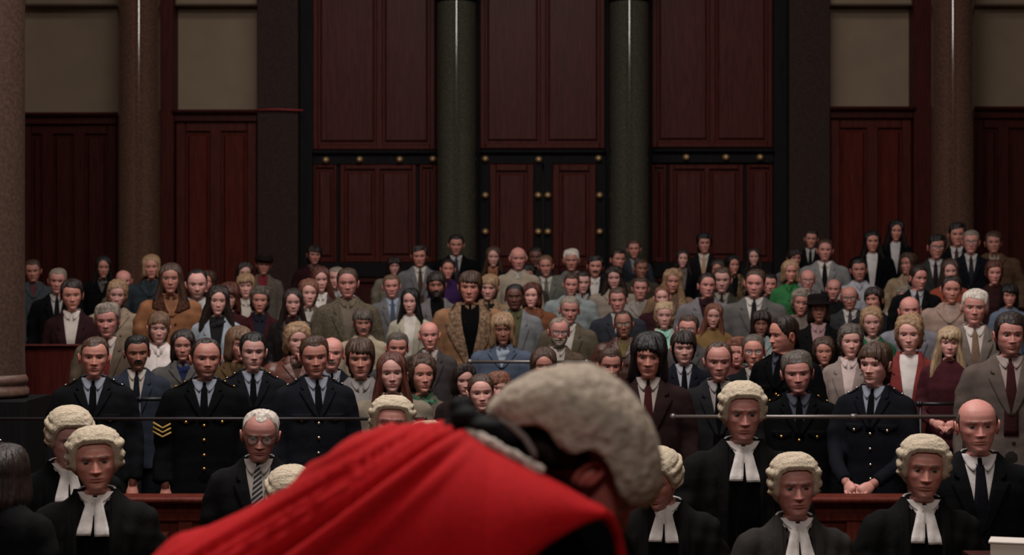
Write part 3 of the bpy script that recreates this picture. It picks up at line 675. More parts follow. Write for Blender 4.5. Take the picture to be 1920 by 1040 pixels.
def panel(key, kind, rows, off, thick=.004, ncol=6, nrow=14, wave=0.0):
    """cloth laid over the chest of a garment: rows (z, x_left, x_right), lofted over the surface"""
    k = ('pan', key, kind)
    if k in GAR: return GAR[k]
    rows = sorted(rows); zs = [r[0] for r in rows]; zz = np.unique(np.concatenate([np.linspace(zs[0], zs[-1], nrow), zs])); V = []
    xl = np.interp(zz, zs, [r[1] for r in rows]); xr = np.interp(zz, zs, [r[2] for r in rows]); Y = np.zeros((len(zz), ncol + 1)); last = None
    for i, z in enumerate(zz):
        for j in range(ncol + 1):
            x = xl[i] + (xr[i] - xl[i]) * j / ncol; y = surf(kind, x, min(z, 1.440))
            if y is None: y = -.06
            Y[i, j] = y
    for i, z in enumerate(zz):
        for j in range(ncol + 1):
            x = xl[i] + (xr[i] - xl[i]) * j / ncol; up = max(0, z - 1.440)
            V.append((x, Y[i, j] + up * .55 - off - wave * math.sin(j / ncol * 9 + z * 3), z))
    nr, nc = len(zz), ncol + 1; nV = len(V); V += [(x, y + thick + off * .9, z) for x, y, z in V]
    Fc = gridfaces(nr, nc, False); Fc += [tuple(i + nV for i in f[::-1]) for f in gridfaces(nr, nc, False)]
    edge = [j for j in range(nc)] + [i * nc + nc - 1 for i in range(1, nr)] + [(nr - 1) * nc + j for j in range(nc - 2, -1, -1)] + [i * nc for i in range(nr - 2, 0, -1)]
    for a, b in zip(edge, edge[1:] + edge[:1]): Fc.append((b, a, a + nV, b + nV))
    GAR[k] = mesh(key, V, Fc); return GAR[k]
def collar_mesh(kind, style='shirt'):
    k = ('col', kind[0], style)
    if k in GAR: return GAR[k]
    n = 40; V = []; big = {'shirt': 1.0, 'wide': 1.5, 'wing': 1.25, 'coat': 1.7, 'fur': 1.9, 'round': 1.0}[style]
    sx = .93 if kind[0] == 'f' else 1.0
    gap = math.radians(7)
    for i in range(n):
        a = gap + (2 * math.pi - 2 * gap) * i / (n - 1); c = math.cos(a); fr = max(0, c)           # a = 0 is the front
        zt = 1.479 - .022 * max(0, c) + .006 * max(0, -c)
        rx, ryf = .064 * sx, .064; pt = math.exp(-((min(a, 2 * math.pi - a) - gap) / .42) ** 2)
        def P3(dr, dz, ty=0): return (math.sin(a) * (rx + dr), -c * (ryf + dr * (1.0 if c > 0 else .8)) + .018 - ty, zt + dz)
        V += [P3(-.004, -.045), P3(.001, .0), P3(.006, .004), P3(.014 * big ** .5, -.008), P3(.017 * big + .006 * pt, -.024 * big - .022 * pt * big, .010 * pt), P3(.013 * big + .004 * pt, -.026 * big - .023 * pt * big, .006 * pt)]
    Fc = gridfaces(n, 6, False); GAR[k] = mesh('collar', V, [f[::-1] for f in Fc]); return GAR[k]
def polo_mesh():
    if 'polo' in GAR: return GAR['polo']
    mb = MB(); n = 30; V = []
    for r, z in ((.066, -.075), (.065, -.05), (.0635, -.03), (.064, -.022), (.0665, -.020), (.069, -.026), (.070, -.045), (.074, -.06), (.084, -.075)):
        for k in range(n):
            a = 2 * math.pi * k / n; V.append((math.sin(a) * r, -math.cos(a) * r * 1.0 + .016, CHIN + z - .012 * max(0, math.cos(a)) + .01 * max(0, -math.cos(a))))
    GAR['polo'] = mesh('polo_neck', V, gridfaces(9, n)); return GAR['polo']
def scarf_mesh():
    if 'scarf' in GAR: return GAR['scarf']
    pts = []; 
    for k in range(25):
        a = 2 * math.pi * k / 24; pts.append((math.sin(a) * .085, -math.cos(a) * .082 + .012, CHIN - .055 - .03 * max(0, math.cos(a)) + .012 * math.sin(3 * a)))
    mb = MB().tube(pts, [.027 + .005 * math.sin(i * 1.7) for i in range(25)], 9, False); GAR['scarf'] = mb.mesh('scarf'); return GAR['scarf']
def trousers_mesh():
    if 'trousers' in GAR: return GAR['trousers']
    mb = MB()
    mb.lathe([(.10, .78), (.155, .80), (.165, .90), (.15, 1.0), (.14, 1.04)], n=18); mb.V = [(v[0] * 1.1, v[1] * .72 + .012, v[2]) for v in mb.V]
    for s in (-1, 1): mb.tube([(s * .085, .01, .88), (s * .092, .01, .70), (s * .095, .0, .48), (s * .10, .015, .25), (s * .105, .02, .0)], [.085, .082, .066, .060, .064], 12)
    me = remesh(mb.V, mb.F, .022, 3)
    co = np.empty(len(me.vertices) * 3); me.vertices.foreach_get('co', co); co = co.reshape(-1, 3); z0 = co[:, 2].min()
    co[:, 2] = (co[:, 2] - z0) * (.95 / (.95 - z0)); co[:, 2] = np.where(co[:, 2] < .012, 0, co[:, 2]); me.vertices.foreach_set('co', co.ravel()); me.update()
    me.materials.clear(); me.materials.append(None); me.shade_smooth(); GAR['trousers'] = me; return me
# chest pieces -----------------------------------------------------
def vrows(zb, half=.062, zt=1.462): return [(zb, -.004, .004), ((zb + zt) / 2, -half * .62, half * .62), (zt - .05, -half, half), (zt, -half * .9, half * .9)]
def lapel_rows(s, zb, wide=1.0, half=.058):
    zt = 1.482; L = zt - zb; v = lambda z: half * (z - zb) / (L - .05) if z < zt - .05 else half
    rows = [(zb, 0.0, .012), (zb + L * .25, v(zb + L * .25) * .95, v(zb + L * .25) + .040 * wide), (zb + L * .58, v(zb + L * .58) * .95, v(zb + L * .58) + .066 * wide),
            (zb + L * .64, v(zb + L * .64) * .96, v(zb + L * .64) + .068 * wide), (zb + L * .655, v(zb + L * .655) * .96, v(zb + L * .655) + .034 * wide), (zb + L * .69, v(zb + L * .69) * .97, v(zb + L * .69) + .032 * wide),
            (zb + L * .71, v(zb + L * .71) * .97, v(zb + L * .71) + .050 * wide), (zb + L * .86, v(zb + L * .86) * .98, v(zb + L * .86) + .034), (zt, half * .92, half * .92 + .022)]
    return [(z, a, b) if s > 0 else (z, -b, -a) for z, a, b in rows]
def leaf_rows(s, wing=False):
    r = [(1.428, .001, .020), (1.450, .022, .052), (1.474, .046, .068)] if wing else [(1.402, .022, .028), (1.424, .013, .047), (1.450, .022, .060), (1.474, .044, .066)]
    return [(z, a, b) if s > 0 else (z, -b, -a) for z, a, b in r]
TIE_ROWS = [(1.02, -.036, .036), (1.2, -.033, .033), (1.40, -.017, .017), (1.412, -.016, .016), (1.418, -.022, .022), (1.452, -.027, .027), (1.458, -.024, .024)]
def chest_y(kind, x, z): 
    y = surf(kind, x, z); return y if y is not None else -.1
# ------------------------------------------------------------------ dressing one person
HC = dict(blk=(14,11,11), dbr=(30,20,17), brn=(54,37,28), lbr=(84,62,46), bld=(120,94,70), sbl=(136,114,90), gin=(92,56,42), gry=(104,94,84), wht=(165,155,146), dgr=(66,58,52), aub=(66,32,24))
SK = dict(pale=(166,122,106), mid=(152,102,84), rud=(160,108,93), tan=(120,78,60), drk=(84,50,38))
BLACK = (13, 13, 15); NAVY = (20, 22, 30); WHITE = (160, 150, 144); PBLUE = (104, 108, 120)
PEOPLE = []
def P(x, top, chin, sex, hair, hcol, skin, outfit, c1, c2=None, c3=None, L='', **kw):
    PEOPLE.append(dict(x=x, top=top, chin=chin, sex=sex, hair=hair, hcol=hcol, skin=skin, outfit=outfit, c1=c1, c2=c2, c3=c3, L=L, **kw))
SILVER = simple('silver_button', (150, 140, 125), 0.25, 1.0, k=2.6); GOLD = simple('gold_badge', (150, 115, 60), 0.3, 1.0, k=2.6)
GOLDCLOTH = simple('gold_braid', (120, 95, 45), 0.6)
GLASS = None
def glass_mat():
    global GLASS
    if GLASS: return GLASS
    m, nt, b = nodes_mat('spectacle_glass'); b.inputs['Base Color'].default_value = (.9, .9, .9, 1); b.inputs['Roughness'].default_value = .05
    b.inputs['Alpha'].default_value = .18; GLASS = m; return m
BTN = MB().ball((0, 0, 0), (.010, .005, .010), 8, 6).mesh('button')
FRAME = simple('spectacle_frame', (40, 32, 28), 0.4, 0.3)
SHOE = None
def build_person(p):
    Y = p['Y']; h_px = p['chin'] - p['top']; eye_y = p['top'] + .535 * h_px
    s = min(1.10, max(.88, h_px * Y / F / p.get('hh', .231))); e = px(p['x'], eye_y, Y); fl = p.get('floor', tier_floor(Y))
    dh = (e.z - fl) / s - EYE_Z; up = Vector((0, 0, dh))
    fem = p['sex'] == 'f'; seed = int(p['x'] * 7 + p['top']); r = np.random.RandomState(seed)
    base = -math.atan2(e.x, Y - 2.0); by = p['byaw'] if 'byaw' in p else base * .8 + r.uniform(-.10, .10)
    hy = p['yaw'] if 'yaw' in p else base * .9 + r.uniform(-.16, .16)
    root = empty('person', (e.x, Y, fl), by); root.scale = (s, s, s)
    tag(root, p['L'], 'person', p.get('group', 'spectators standing in the public gallery'))
    hc = HC.get(p['hcol'], p['hcol']); sk = np.array(SK[p['skin']]) * r.uniform(.93, 1.07)
    q = dict(hi=h_px > 62, W=r.uniform(.99, 1.08) * (.97 if fem else 1.0) * p.get('wide', 1), J=r.uniform(.86, .97) if fem else r.uniform(.96, 1.14),
             nose=r.uniform(.75, .95) if fem else r.uniform(.95, 1.25), nosew=r.uniform(.85, 1.0) if fem else r.uniform(.95, 1.2), sock=r.uniform(.85, 1.1), brow=.4 if fem else r.uniform(.8, 1.5),
             gaunt=r.uniform(.1, .5) if fem else r.uniform(.3, 1.1), chin=r.uniform(.6, 1.0) if fem else r.uniform(.8, 1.3), skin=tuple(sk), flush=r.uniform(.6, 1.4), lip=np.array([.85, .48, .46]) if fem else np.array([.82, .60, .56]),
             browc=hc if sum(hc) < 280 else tuple(v * .55 for v in hc), browd=.75 if fem else 1.1, stub=p.get('stub', 0 if fem else r.uniform(0, .25)), gaze=r.uniform(-1, 1), ears=p['hair'] not in ('shag', 'bob', 'bobfringe', 'long', 'longfringe', 'longcurly', 'perm', 'wig'), yaw=hy - by, pitch=p.get('pitch', r.uniform(-.02, .12)), roll=p.get('roll', r.uniform(-.06, .06)))
    arm = p.get('arm', 'd'); o = p['outfit']
    tl = {'coat': 'c', 'fur': 'c', 'scarfcoat': 'c', 'robe': 'r'}.get(o, 'f' if fem else 'm'); kind = tl + arm
    hands = None
    if q['hi'] or arm != 'd':
        path = {'d': ARM_DOWN, 'f': ARM_FRONT, 'l': ARM_LEDGE}[arm]; hands = []
        for sd in (-1, 1):
            pt = [(sd * a[0] * (.885 if tl == 'f' else 1), a[1], a[2]) for a in path]; d = Vector(pt[-1]) - Vector(pt[-2])
            ex = tuple(Vector(pt[-1]) + d.normalized() * .03)
            hands.append((pt[:-1] + [ex], d if arm != 'f' else Vector((-sd * .8, -.5, -.25)), (-sd, .2, 0) if arm == 'd' else (0, .25, -1), sd if arm == 'd' else -sd, .55))
    body = link('body', body_mesh(q, hands), root, None, up)
    bw = p.get('bw', r.uniform(.97, 1.05)); S = (bw, 1.0, 1.0)
    rot = Matrix(rotm(q['yaw'], q['pitch'], q['roll']).tolist()).to_euler(); hp = PIV + up; hs = (q['W'], 1.0, 1.0)
    st = p['hair']
    if st == 'wig': link('wig', wig_mesh(seed % 3), root, wig_mat(), hp, rot, hs)
    elif st:
        cur = HS[st].get('curly', False); link('hair', hair_mesh(st, seed % 3), root, hair_mat(hc, cur), hp, rot, (q['W'] * (1 if seed % 2 else -1), 1, 1) if False else hs)
    if p.get('beard'): link('beard' if p['beard'] == 'beard' else 'moustache', beard_mesh(q, p['beard']), root, hair_mat(HC.get(p.get('bcol'), p.get('bcol')) or hc, True), hp, rot, hs)
    if p.get('glasses'):
        g = link('glasses', glasses_mesh(), root, FRAME, hp, rot, hs); link('lens', lens_mesh(), g, glass_mat())
    if p.get('hat'): link('hat', hat_mesh(p['hat']), root, fabric(p.get('hatc', BLACK)), hp, rot, hs)
    if p.get('bow'): pass
    c1, c2, c3 = p['c1'], p['c2'], p['c3']; tx = p.get('tex', 'plain'); M1 = fabric(c1, tx)
    nm = {'coat': 'coat', 'fur': 'coat', 'scarfcoat': 'coat', 'robe': 'gown', 'police': 'tunic', 'jumper': 'jumper', 'blouse': 'blouse'}.get(o, 'jacket')
    G = link(nm, garment(kind), root, M1, up, None, S)
    def pan(name, key, rows, off, mat, parent=None, **k):
        me = panel(key, kind, rows, off, **k); return link(name, me, parent or root, mat, None if parent else up, None, None if parent else S)
    def collar(mat, style, parent=None):
        k = link('collar', collar_mesh(kind, style), parent or root, mat, None if parent else up); return k
    def lapels(zb, wide, mat, key, off=.009, half=.058):
        for sd in (-1, 1): pan('lapel', 'lapel_%s_%d' % (key, sd), lapel_rows(sd, zb, wide, half), off, mat, G, ncol=5)
    def leaves(par, mat, wing=False):
        for sd in (-1, 1): pan('collar_leaf', 'leaf_%d_%d' % (wing, sd), leaf_rows(sd, wing), .0125 if wing else .0115, mat, par, ncol=4, nrow=6)
    def buttons(pts, mat):
        for (x, z) in pts:
            b = link('button', BTN, G, mat, (x, chest_y(kind, x, z) - .004, z))
    if o in ('suit', 'police'):
        zb = 1.13 if o == 'suit' else 1.235
        sh = pan('shirt', 'vshirt_%s' % o, vrows(zb), .003, fabric(c2 or WHITE)); collar(fabric(c2 or WHITE), 'wide' if p.get('bigcol') else 'shirt', None)
        leaves(sh, fabric(c2 or WHITE))
        tm = c3 if not isinstance(c3, tuple) else fabric(c3)
        pan('tie', 'tie_%s' % o, [rw for rw in TIE_ROWS] if o == 'suit' else [(1.22, -.026, .026)] + [rw for rw in TIE_ROWS if rw[0] > 1.3], .008, tm, ncol=4, thick=.005)
        lapels(zb, p.get('lw', 1.0 if o == 'suit' else .85), M1, o + ('w' if p.get('lw') else ''))
        if o == 'suit': buttons([(.012, 1.08), (.012, .98)], fabric(tuple(v * .6 for v in c1)))
        else:
            bm = p.get('btn', SILVER); buttons([(.0, 1.205), (.0, 1.12), (.0, 1.03), (.0, .95), (-.095, 1.225), (.095, 1.225)], bm)
            for sd in (-1, 1):
                pan('pocket_flap', 'flap_%d' % sd, [(1.215, sd * .095 - .012, sd * .095 + .012), (1.235, sd * .095 - .05, sd * .095 + .05), (1.262, sd * .095 - .052, sd * .095 + .052)], .006, M1, G, ncol=4, nrow=4)
                ep = MB().box((-.055, -.024, -.003), (.055, .024, .006)).mesh('epaulette', False) if 'ep' not in GAR else GAR['ep']; GAR['ep'] = ep
                eo = link('epaulette', ep, G, M1, (sd * .134, .012, 1.432), (0, sd * .55, 0)); link('badge', BTN, eo, p.get('btn2', SILVER), (-sd * .035, -.004, .010), (1.57, 0, 0)); link('badge', BTN, eo, p.get('btn2', SILVER), (sd * .02, -.004, .010), (1.57, 0, 0))
            if p.get('stripes'):
                for i in range(3):
                    z = 1.20 - i * .026; x0 = -.222
                    yv = []
                    mb = MB().tube([(x0 - .050, -.020, z + .018), (x0 - .025, -.044, z + .004), (x0, -.052, z - .012), (x0 + .028, -.046, z + .004), (x0 + .05, -.03, z + .016)], .0062, 6)
                    link('stripe', mb.mesh('stripe'), G, GOLDCLOTH)
    elif o in ('open', 'turtle'):
        zb = p.get('zb', 1.06)
        sh = pan('shirt', 'vopen%.2f' % zb, vrows(zb, .066), .003, fabric(c2 or WHITE))
        if o == 'turtle': link('polo_neck', polo_mesh(), root, fabric(c2, 'knit'), up)
        else: collar(fabric(c2 or WHITE), 'wide'); leaves(sh, fabric(c2 or WHITE))
        lapels(zb, p.get('lw', 1.1), fabric(p['lc']) if p.get('lc') else M1, 'o%.2f%s' % (zb, p.get('lw', '')), half=.062)
        if c3: link('scarf', scarf_mesh(), root, fabric(c3, p.get('tex3', 'plain')), up)
    elif o == 'fur':
        zb = .98; sh = pan('jumper', 'vfur', vrows(zb, .075), .003, fabric(c2, 'knit')); link('polo_neck', polo_mesh(), root, fabric(c2, 'knit'), up)
        for sd in (-1, 1):
            rows = [(zb, 0, .02), (1.15, .028, .115), (1.26, .05, .165), (1.32, .058, .172), (1.335, .06, .13), (1.40, .064, .15), (1.45, .062, .125), (1.482, .06, .09)]
            pan('lapel', 'furlapel_%d' % sd, [(z, a, b) if sd > 0 else (z, -b, -a) for z, a, b in rows], .014, fabric(p.get('lc', c1), p.get('ltex', 'fur')), G, ncol=6, thick=.01)
        collar(fabric(p.get('lc', c1), 'fur'), 'fur')
    elif o in ('coat', 'scarfcoat'):
        zb = 1.30; pan('shirt', 'vcoat', vrows(zb, .05), .003, fabric(c2 or c1)); lapels(zb, 1.0, M1, 'coat', half=.05); collar(fabric(p['cc'], 'fur') if p.get('cc') else M1, 'fur' if p.get('cc') else 'coat'); buttons([(.03, 1.24), (.03, 1.12), (.03, 1.0)], fabric(tuple(v * .5 for v in c1)))
        if p.get('cc'):
            for sd in (-1, 1):
                rows = [(1.335, .02, .06), (1.375, .04, .15), (1.425, .055, .145), (1.474, .055, .10)]
                pan('fur_collar', 'shawl_%d' % sd, [(z, a, b) if sd > 0 else (z, -b, -a) for z, a, b in rows], .016, fabric(p['cc'], 'fur'), G, ncol=6, thick=.01)
        if o == 'scarfcoat' or c3: link('scarf', scarf_mesh(), root, fabric(c3 or c2, p.get('tex3', 'plain')), up)
    elif o == 'jumper':
        if c2: collar(fabric(c2), 'shirt'); pan('shirt', 'vjump', vrows(1.38, .045), .003, fabric(c2))
        else: link('polo_neck', polo_mesh(), root, fabric(c1, 'knit'), up)
        if c3: link('scarf', scarf_mesh(), root, fabric(c3, p.get('tex3', 'plain')), up)
    elif o == 'blouse':
        collar(fabric(c2 or c1), 'wide'); pan('placket', 'placket', [(.9, -.014, .014), (1.44, -.014, .014)], .004, fabric(c2 or c1), ncol=3); buttons([(0, 1.38), (0, 1.28), (0, 1.18)], fabric(tuple(v * .7 for v in c1)))
        if c3: link('scarf', scarf_mesh(), root, fabric(c3, p.get('tex3', 'plain')), up)
    elif o == 'robe':
        wb = fabric((172, 164, 160)); pan('waistcoat', 'vrobe', [(.7, -.06, .06), (1.2, -.062, .062), (1.44, -.05, .05)], .004, fabric((9, 9, 10)))
        collar(wb, 'wing'); sh = pan('shirt', 'bib', [(1.385, -.010, .010), (1.42, -.034, .034), (1.452, -.05, .05)], .007, wb)
        leaves(sh, wb, True)
        pan('band', 'bandL', [(1.312, -.064, -.010), (1.335, -.060, -.006), (1.425, -.034, -.0005), (1.448, -.026, -.0005)], .013, wb, ncol=4, wave=.002); pan('band', 'bandR', [(1.308, .006, .060), (1.335, .004, .057), (1.425, .0005, .034), (1.448, .0005, .026)], .015, wb, ncol=4, wave=.002)
        for sd in (-1, 1):
            rows = [(.5, .07, .12), (1.2, .064, .105), (1.40, .064, .105), (1.482, .058, .085)]
            pan('facing', 'facing_%d' % sd, [(z, a, b) if sd > 0 else (z, -b, -a) for z, a, b in rows], .010, M1, G, ncol=4, thick=.008)
    tc = p.get('legs', tuple(v * .5 for v in c1) if o != 'robe' else BLACK)
    link('trousers', trousers_mesh(), root, fabric(tuple(int(v) for v in tc)), None, None, (1, 1, (.95 + dh) / .95))
    p['obj'] = root; return root
def place_people():
    """depth from head size, people spread out so that nobody stands inside a neighbour"""
    free = [p for p in PEOPLE if 'Y' not in p]
    for p in free:
        h = p['chin'] - p['top']; Y0 = .243 * F / h; best = None; ey = p['top'] + .535 * h
        for Y in np.arange(12.0, 23.1, .05):
            H = CAM_Z - (ey - 520) * Y / F - floor_ramp(Y); s = h * Y / F / .243
            c = ((Y - Y0) / 1.3) ** 2 + ((H - 1.60) / .09) ** 2 + ((s - 1) / .06) ** 2
            if best is None or c < best[0]: best = (c, Y)
        p['Y'] = best[1]; p['Yp'] = best[1]
    for it in range(160):
        for i, a in enumerate(PEOPLE):
            for b in PEOPLE[i + 1:]:
                Ym = (a['Y'] + b['Y']) / 2; dX = abs(a['x'] - b['x']) * Ym / F; dY = a['Y'] - b['Y']
                need = .36 if dX < .44 else (.36 * (1 - (dX - .44) / .16) if dX < .60 else 0)
                if abs(dY) < need:
                    sg = 1 if (dY > 0 or (dY == 0 and a['top'] < b['top'])) else -1
                    if abs(dY) < .06: sg = 1 if a['chin'] < b['chin'] else -1
                    mv = (need - abs(dY)) * .5
                    fa, fb = a in free, b in free
                    if fa: a['Y'] += sg * mv * (1 if fb else 2)
                    if fb: b['Y'] -= sg * mv * (1 if fa else 2)
        for p in free: p['Y'] = min(22.9, max(12.1, p['Y'] + .02 * (p['Yp'] - p['Y'])))
# ------------------------------------------------------------------ who stands where: x, top of head, chin in the picture
GRY = (100, 96, 94); DG = (52, 50, 50)
# --- police in the dock
PG = dict(group='police officers behind the dock rail', tex='plain')
P(176,629,702,'m','crop','brn','mid','police',(22,22,26),PBLUE,(14,14,18),L='police officer in black tunic and pale blue shirt, furthest left',yaw=.20,byaw=.15,Y=12.1,bw=1.06,**PG)
P(384,632,705,'m','receding','dbr','mid','police',(17,17,19),PBLUE,(14,14,16),L='police sergeant in black tunic with gold sleeve stripes and brass buttons',yaw=.30,byaw=.12,Y=12.0,bw=1.1,stripes=True,btn=GOLD,btn2=GOLD,stub=.75,**PG)
P(473,622,690,'m','short','blk','pale','police',(24,25,31),PBLUE,(14,14,18),L='police officer in navy tunic just right of the sergeant with stripes',yaw=.25,byaw=.2,Y=12.75,**PG)
P(591,628,701,'m','short','brn','mid','police',(25,27,34),PBLUE,(15,15,20),L='police officer in navy tunic standing beside the person in grey jacket',yaw=.22,byaw=.3,Y=12.15,bw=1.06,**PG)
P(1497,651,738,'m','full','dgr','rud','police',(16,16,18),(60,60,72),(10,10,12),L='senior police officer in black tunic with gold buttons behind the right rail',yaw=-.10,byaw=-.1,Y=12.45,bw=1.08,btn=GOLD,btn2=GOLD,**PG)
P(1641,641,717,'m','mop','brn','pale','police',(22,23,30),PBLUE,(14,14,18),L='police officer in navy tunic leaning both hands on the wooden ledge',yaw=-.55,byaw=-.45,arm='l',Y=12.0,**PG)
P(1473,590,656,'m','short','dbr','mid','police',(14,14,16),(60,60,72),(10,10,12),L='police officer in black tunic turned in profile to the left',yaw=-1.15,byaw=-.75,Y=13.1,btn=GOLD,btn2=GOLD,bw=1.15,**PG)
P(1347,638,708,'m','receding','brn','rud','suit',(34,33,35),(110,104,104),(12,12,14),L='person in dark grey suit and black tie behind the standing barrister',yaw=-.05,Y=12.1,bw=1.06)
P(1216,620,704,'m','shag','blk','mid','suit',(44,28,28),(128,118,112),(62,20,22),L='person in dark brown suit, white shirt and deep red tie beside the judge',yaw=-.12,byaw=-.1,Y=11.85,bw=1.04,lw=1.3,bigcol=1,hairscale=1,pitch=.12)
P(1282,620,678,'m','mop','dbr','pale','suit',(24,25,34),(120,118,124),(15,15,20),L='person in navy jacket and dark tie behind the dark brown suit',yaw=.0,Y=13.2)
P(1413,626,685,'m','short','dgr','mid','suit',(24,24,28),(120,112,106),(20,18,20),L='person with glasses in navy suit beside the officer turned in profile',glasses=1,yaw=-.1,Y=13.65)
P(1142,650,712,'m','short','brn','mid','suit',(36,30,28),(110,104,100),(30,22,20),L='person in dark jacket looking over the top of the judge\'s wig',yaw=.1,Y=13.1)
# --- front rows left
P(257,626,688,'m','short','blk','tan','suit',(40,46,58),(136,124,116),(22,24,34),L='person in blue denim jacket, white shirt and dark tie',beard='moustache',yaw=.30,byaw=.15,stub=.5)
P(202,567,627,'m','full','gry','rud','suit',(84,70,56),(140,128,122),(104,24,30),L='person in tan jacket with a bright red tie',yaw=.10)
P(297,584,640,'f','mop','lbr','pale','blouse',(168,156,152),L='person in white ruffled blouse behind the denim jacket',yaw=.22)
P(343,620,672,'f','bob','dbr','mid','scarfcoat',(72,68,66),(24,32,62),(24,32,70),L='person in grey coat and blue scarf half hidden by the sergeant',Y=13.3)
P(444,612,672,'f','bobfringe','lbr','mid','coat',(78,58,32),(60,44,26),L='person in mustard coat between the sergeant and the next officer',yaw=.5)
P(555,606,664,'f','perm','bld','pale','coat',(92,46,34),(70,50,44),(44,30,24),tex='leather',tex3='print',L='person in reddish brown leather coat behind the police officers',yaw=.35)
P(621,629,690,'m','bald','gry','rud','suit',(24,26,34),(104,104,112),(15,15,20),L='person in navy jacket half hidden behind the officer beside grey jacket',beard='moustache',yaw=.1)
P(676,629,708,'m','mop','brn','mid','open',(100,92,90),(112,106,104),L='person in pale grey jacket with broad shirt collar',lw=1.4,yaw=.1,arm='d',Y=12.95,zb=1.0)
P(735,659,732,'f','long','aub','pale','coat',(104,92,78),(84,74,62),L='person in khaki coat standing right behind the left dock rail',yaw=.12,Y=12.55)
P(790,659,738,'f','wavy','brn','mid','blouse',(84,72,62),(46,78,56),(50,86,62),tex3='print',L='person with green patterned scarf beside the khaki coat',yaw=.3,Y=13.4)
P(744,622,676,'m','short','dgr','mid','suit',(60,56,54),(130,122,116),(40,36,36),L='person in grey jacket whose head shows above the khaki coat')
P(806,600,652,'m','bald','gry','rud','suit',(62,56,56),(128,118,112),(70,60,56),L='person in charcoal jacket below the cream cardigan and sheepskin coat',yaw=.1)
P(903,699,766,'f','tied','brn','pale','blouse',(70,70,72),L='person in grey blouse just above the judge\'s black bow',yaw=.1,Y=12.1)
P(929,695,752,'f','mop','gin','pale','jumper',(60,44,40),L='person whose forehead shows right of the grey blouse, above the wig',yaw=.2,Y=12.75)
P(869,683,735,'f','bob','dbr','pale','jumper',(40,30,30),L='person half hidden behind the black bow under the short rail',yaw=.2,Y=13.2)
P(1018,652,712,'f','bob','brn','mid','jumper',(46,26,26),L='person whose brow just shows over the top of the judge\'s wig',yaw=.1,Y=12.9)
# --- middle rows, left half
P(135,524,578,'f','full','dbr','mid','open',(48,24,28),(152,142,134),L='person in dark maroon jacket with white open-collared blouse',yaw=.3,zb=.98,bw=1.05)
P(218,525,575,'f','wavy','bld','pale','coat',(120,102,82),(130,100,90),L='person in beige trench coat behind the tan jacket with red tie',yaw=.2)
P(320,493,548,'f','long','brn','mid','coat',(126,78,44),(110,70,44),cc=(70,40,27),L='person in tan suede coat with dark brown fur collar',yaw=.15)
P(407,535,588,'f','longcurly','dbr','pale','open',(118,124,134),(34,32,34),(40,38,40),L='person in pale blue jacket with dark scarf and waistcoat',yaw=.2,zb=.95)
P(487,537,584,'f','wavy','dgr','mid','open',(58,20,26),(30,32,44),L='person in burgundy cardigan over a navy top',yaw=.1)
P(430,530,578,'f','shag','aub','pale','jumper',(62,24,28),L='person in burgundy jumper behind the pale blue jacket')
P(548,540,588,'f','long','dbr','pale','open',(26,24,25),(50,26,28),tex='leather',L='person in black leather jacket over a dark red top',yaw=.2)
P(577,524,572,'f','wavy','gin','pale','coat',(78,68,58),(130,124,118),L='person in grey-brown coat behind the black leather jacket',yaw=.3)
P(601,500,545,'f','longcurly','aub','pale','open',(70,52,46),(156,148,142),L='person with white blouse under a brown cardigan, left of the olive coat',yaw=.25)
P(652,502,555,'m','short','brn','rud','open',(84,74,58),(96,84,70),tex='tweed',L='person in broad olive tweed coat',bw=1.12,yaw=.1)
P(650,570,613,'f','bob','dbr','mid','open',(140,128,108),(120,108,92),L='person in cream cardigan left of the other cream knit',yaw=.25)
P(681,579,626,'m','mop','dgr','mid','jumper',(136,122,100),None,L='person in cream knitted jumper looking upward, below the olive coat',beard='moustache',yaw=.15)
P(770,540,586,'f','long','blk','pale','turtle',(140,132,114),(160,152,144),L='person in cream cardigan over a white polo neck',yaw=-.1,zb=.95)
P(735,514,556,'m','short','lbr','rud','suit',(88,86,88),(112,122,138),(60,68,84),L='person in grey suit with a blue shirt and blue tie',yaw=.1)
P(819,509,557,'m','mop','dbr','tan','turtle',(90,84,84),(16,15,17),beard='beard',L='person in grey coat over a black polo neck',yaw=.05,zb=.95,bw=1.08)
P(881,508,564,'m','mop','brn','mid','fur',(122,84,54),(15,14,16),lc=(112,86,64),L='person in wide-collared sheepskin coat over a black polo neck',yaw=-.05,bw=1.12)
P(943,587,643,'f','shag','bld','tan','scarfcoat',(64,74,92),(112,122,134),(116,126,138),L='person in denim-blue coat with a pale blue scarf behind the short rail',yaw=.05)
P(916,514,559,'m','mop','bld','pale','coat',(116,92,66),(40,34,32),(28,26,28),L='person in tan coat and dark scarf just right of the sheepskin coat')
P(966,531,578,'m','crop','blk','drk','open',(98,98,102),(76,74,50),L='person in grey jacket over an olive shirt',yaw=-.05,zb=1.0,bw=1.08)
P(998,530,574,'f','bob','aub','pale','coat',(104,58,34),(92,54,38),L='person in rust-brown coat beside the grey jacket with olive shirt',yaw=-.2)
P(1046,593,646,'m','receding','gry','rud','open',(82,66,52),(140,130,122),tex='tweed',beard='beard',bcol='gry',L='person in glasses and brown tweed jacket behind the short pale rail',glasses=1,yaw=.1)
P(1066,554,603,'m','short','gry','rud','open',(82,72,56),(146,138,130),L='person in olive-brown jacket behind the person in glasses and tweed',yaw=.05,bw=1.1)
P(1070,512,552,'m','short','brn','rud','coat',(108,116,116),(96,104,104),L='person in pale blue-grey anorak',yaw=-.05,bw=1.15)
P(1092,508,548,'m','short','dbr','pale','suit',(50,46,46),(120,114,108),(40,34,34),L='person whose face shows behind the pale blue-grey anorak')
P(1160,538,584,'m','short','brn','rud','suit',(44,46,54),(130,124,122),(36,34,40),L='person in navy suit behind the brown leather jacket',yaw=-.1,bw=1.15)
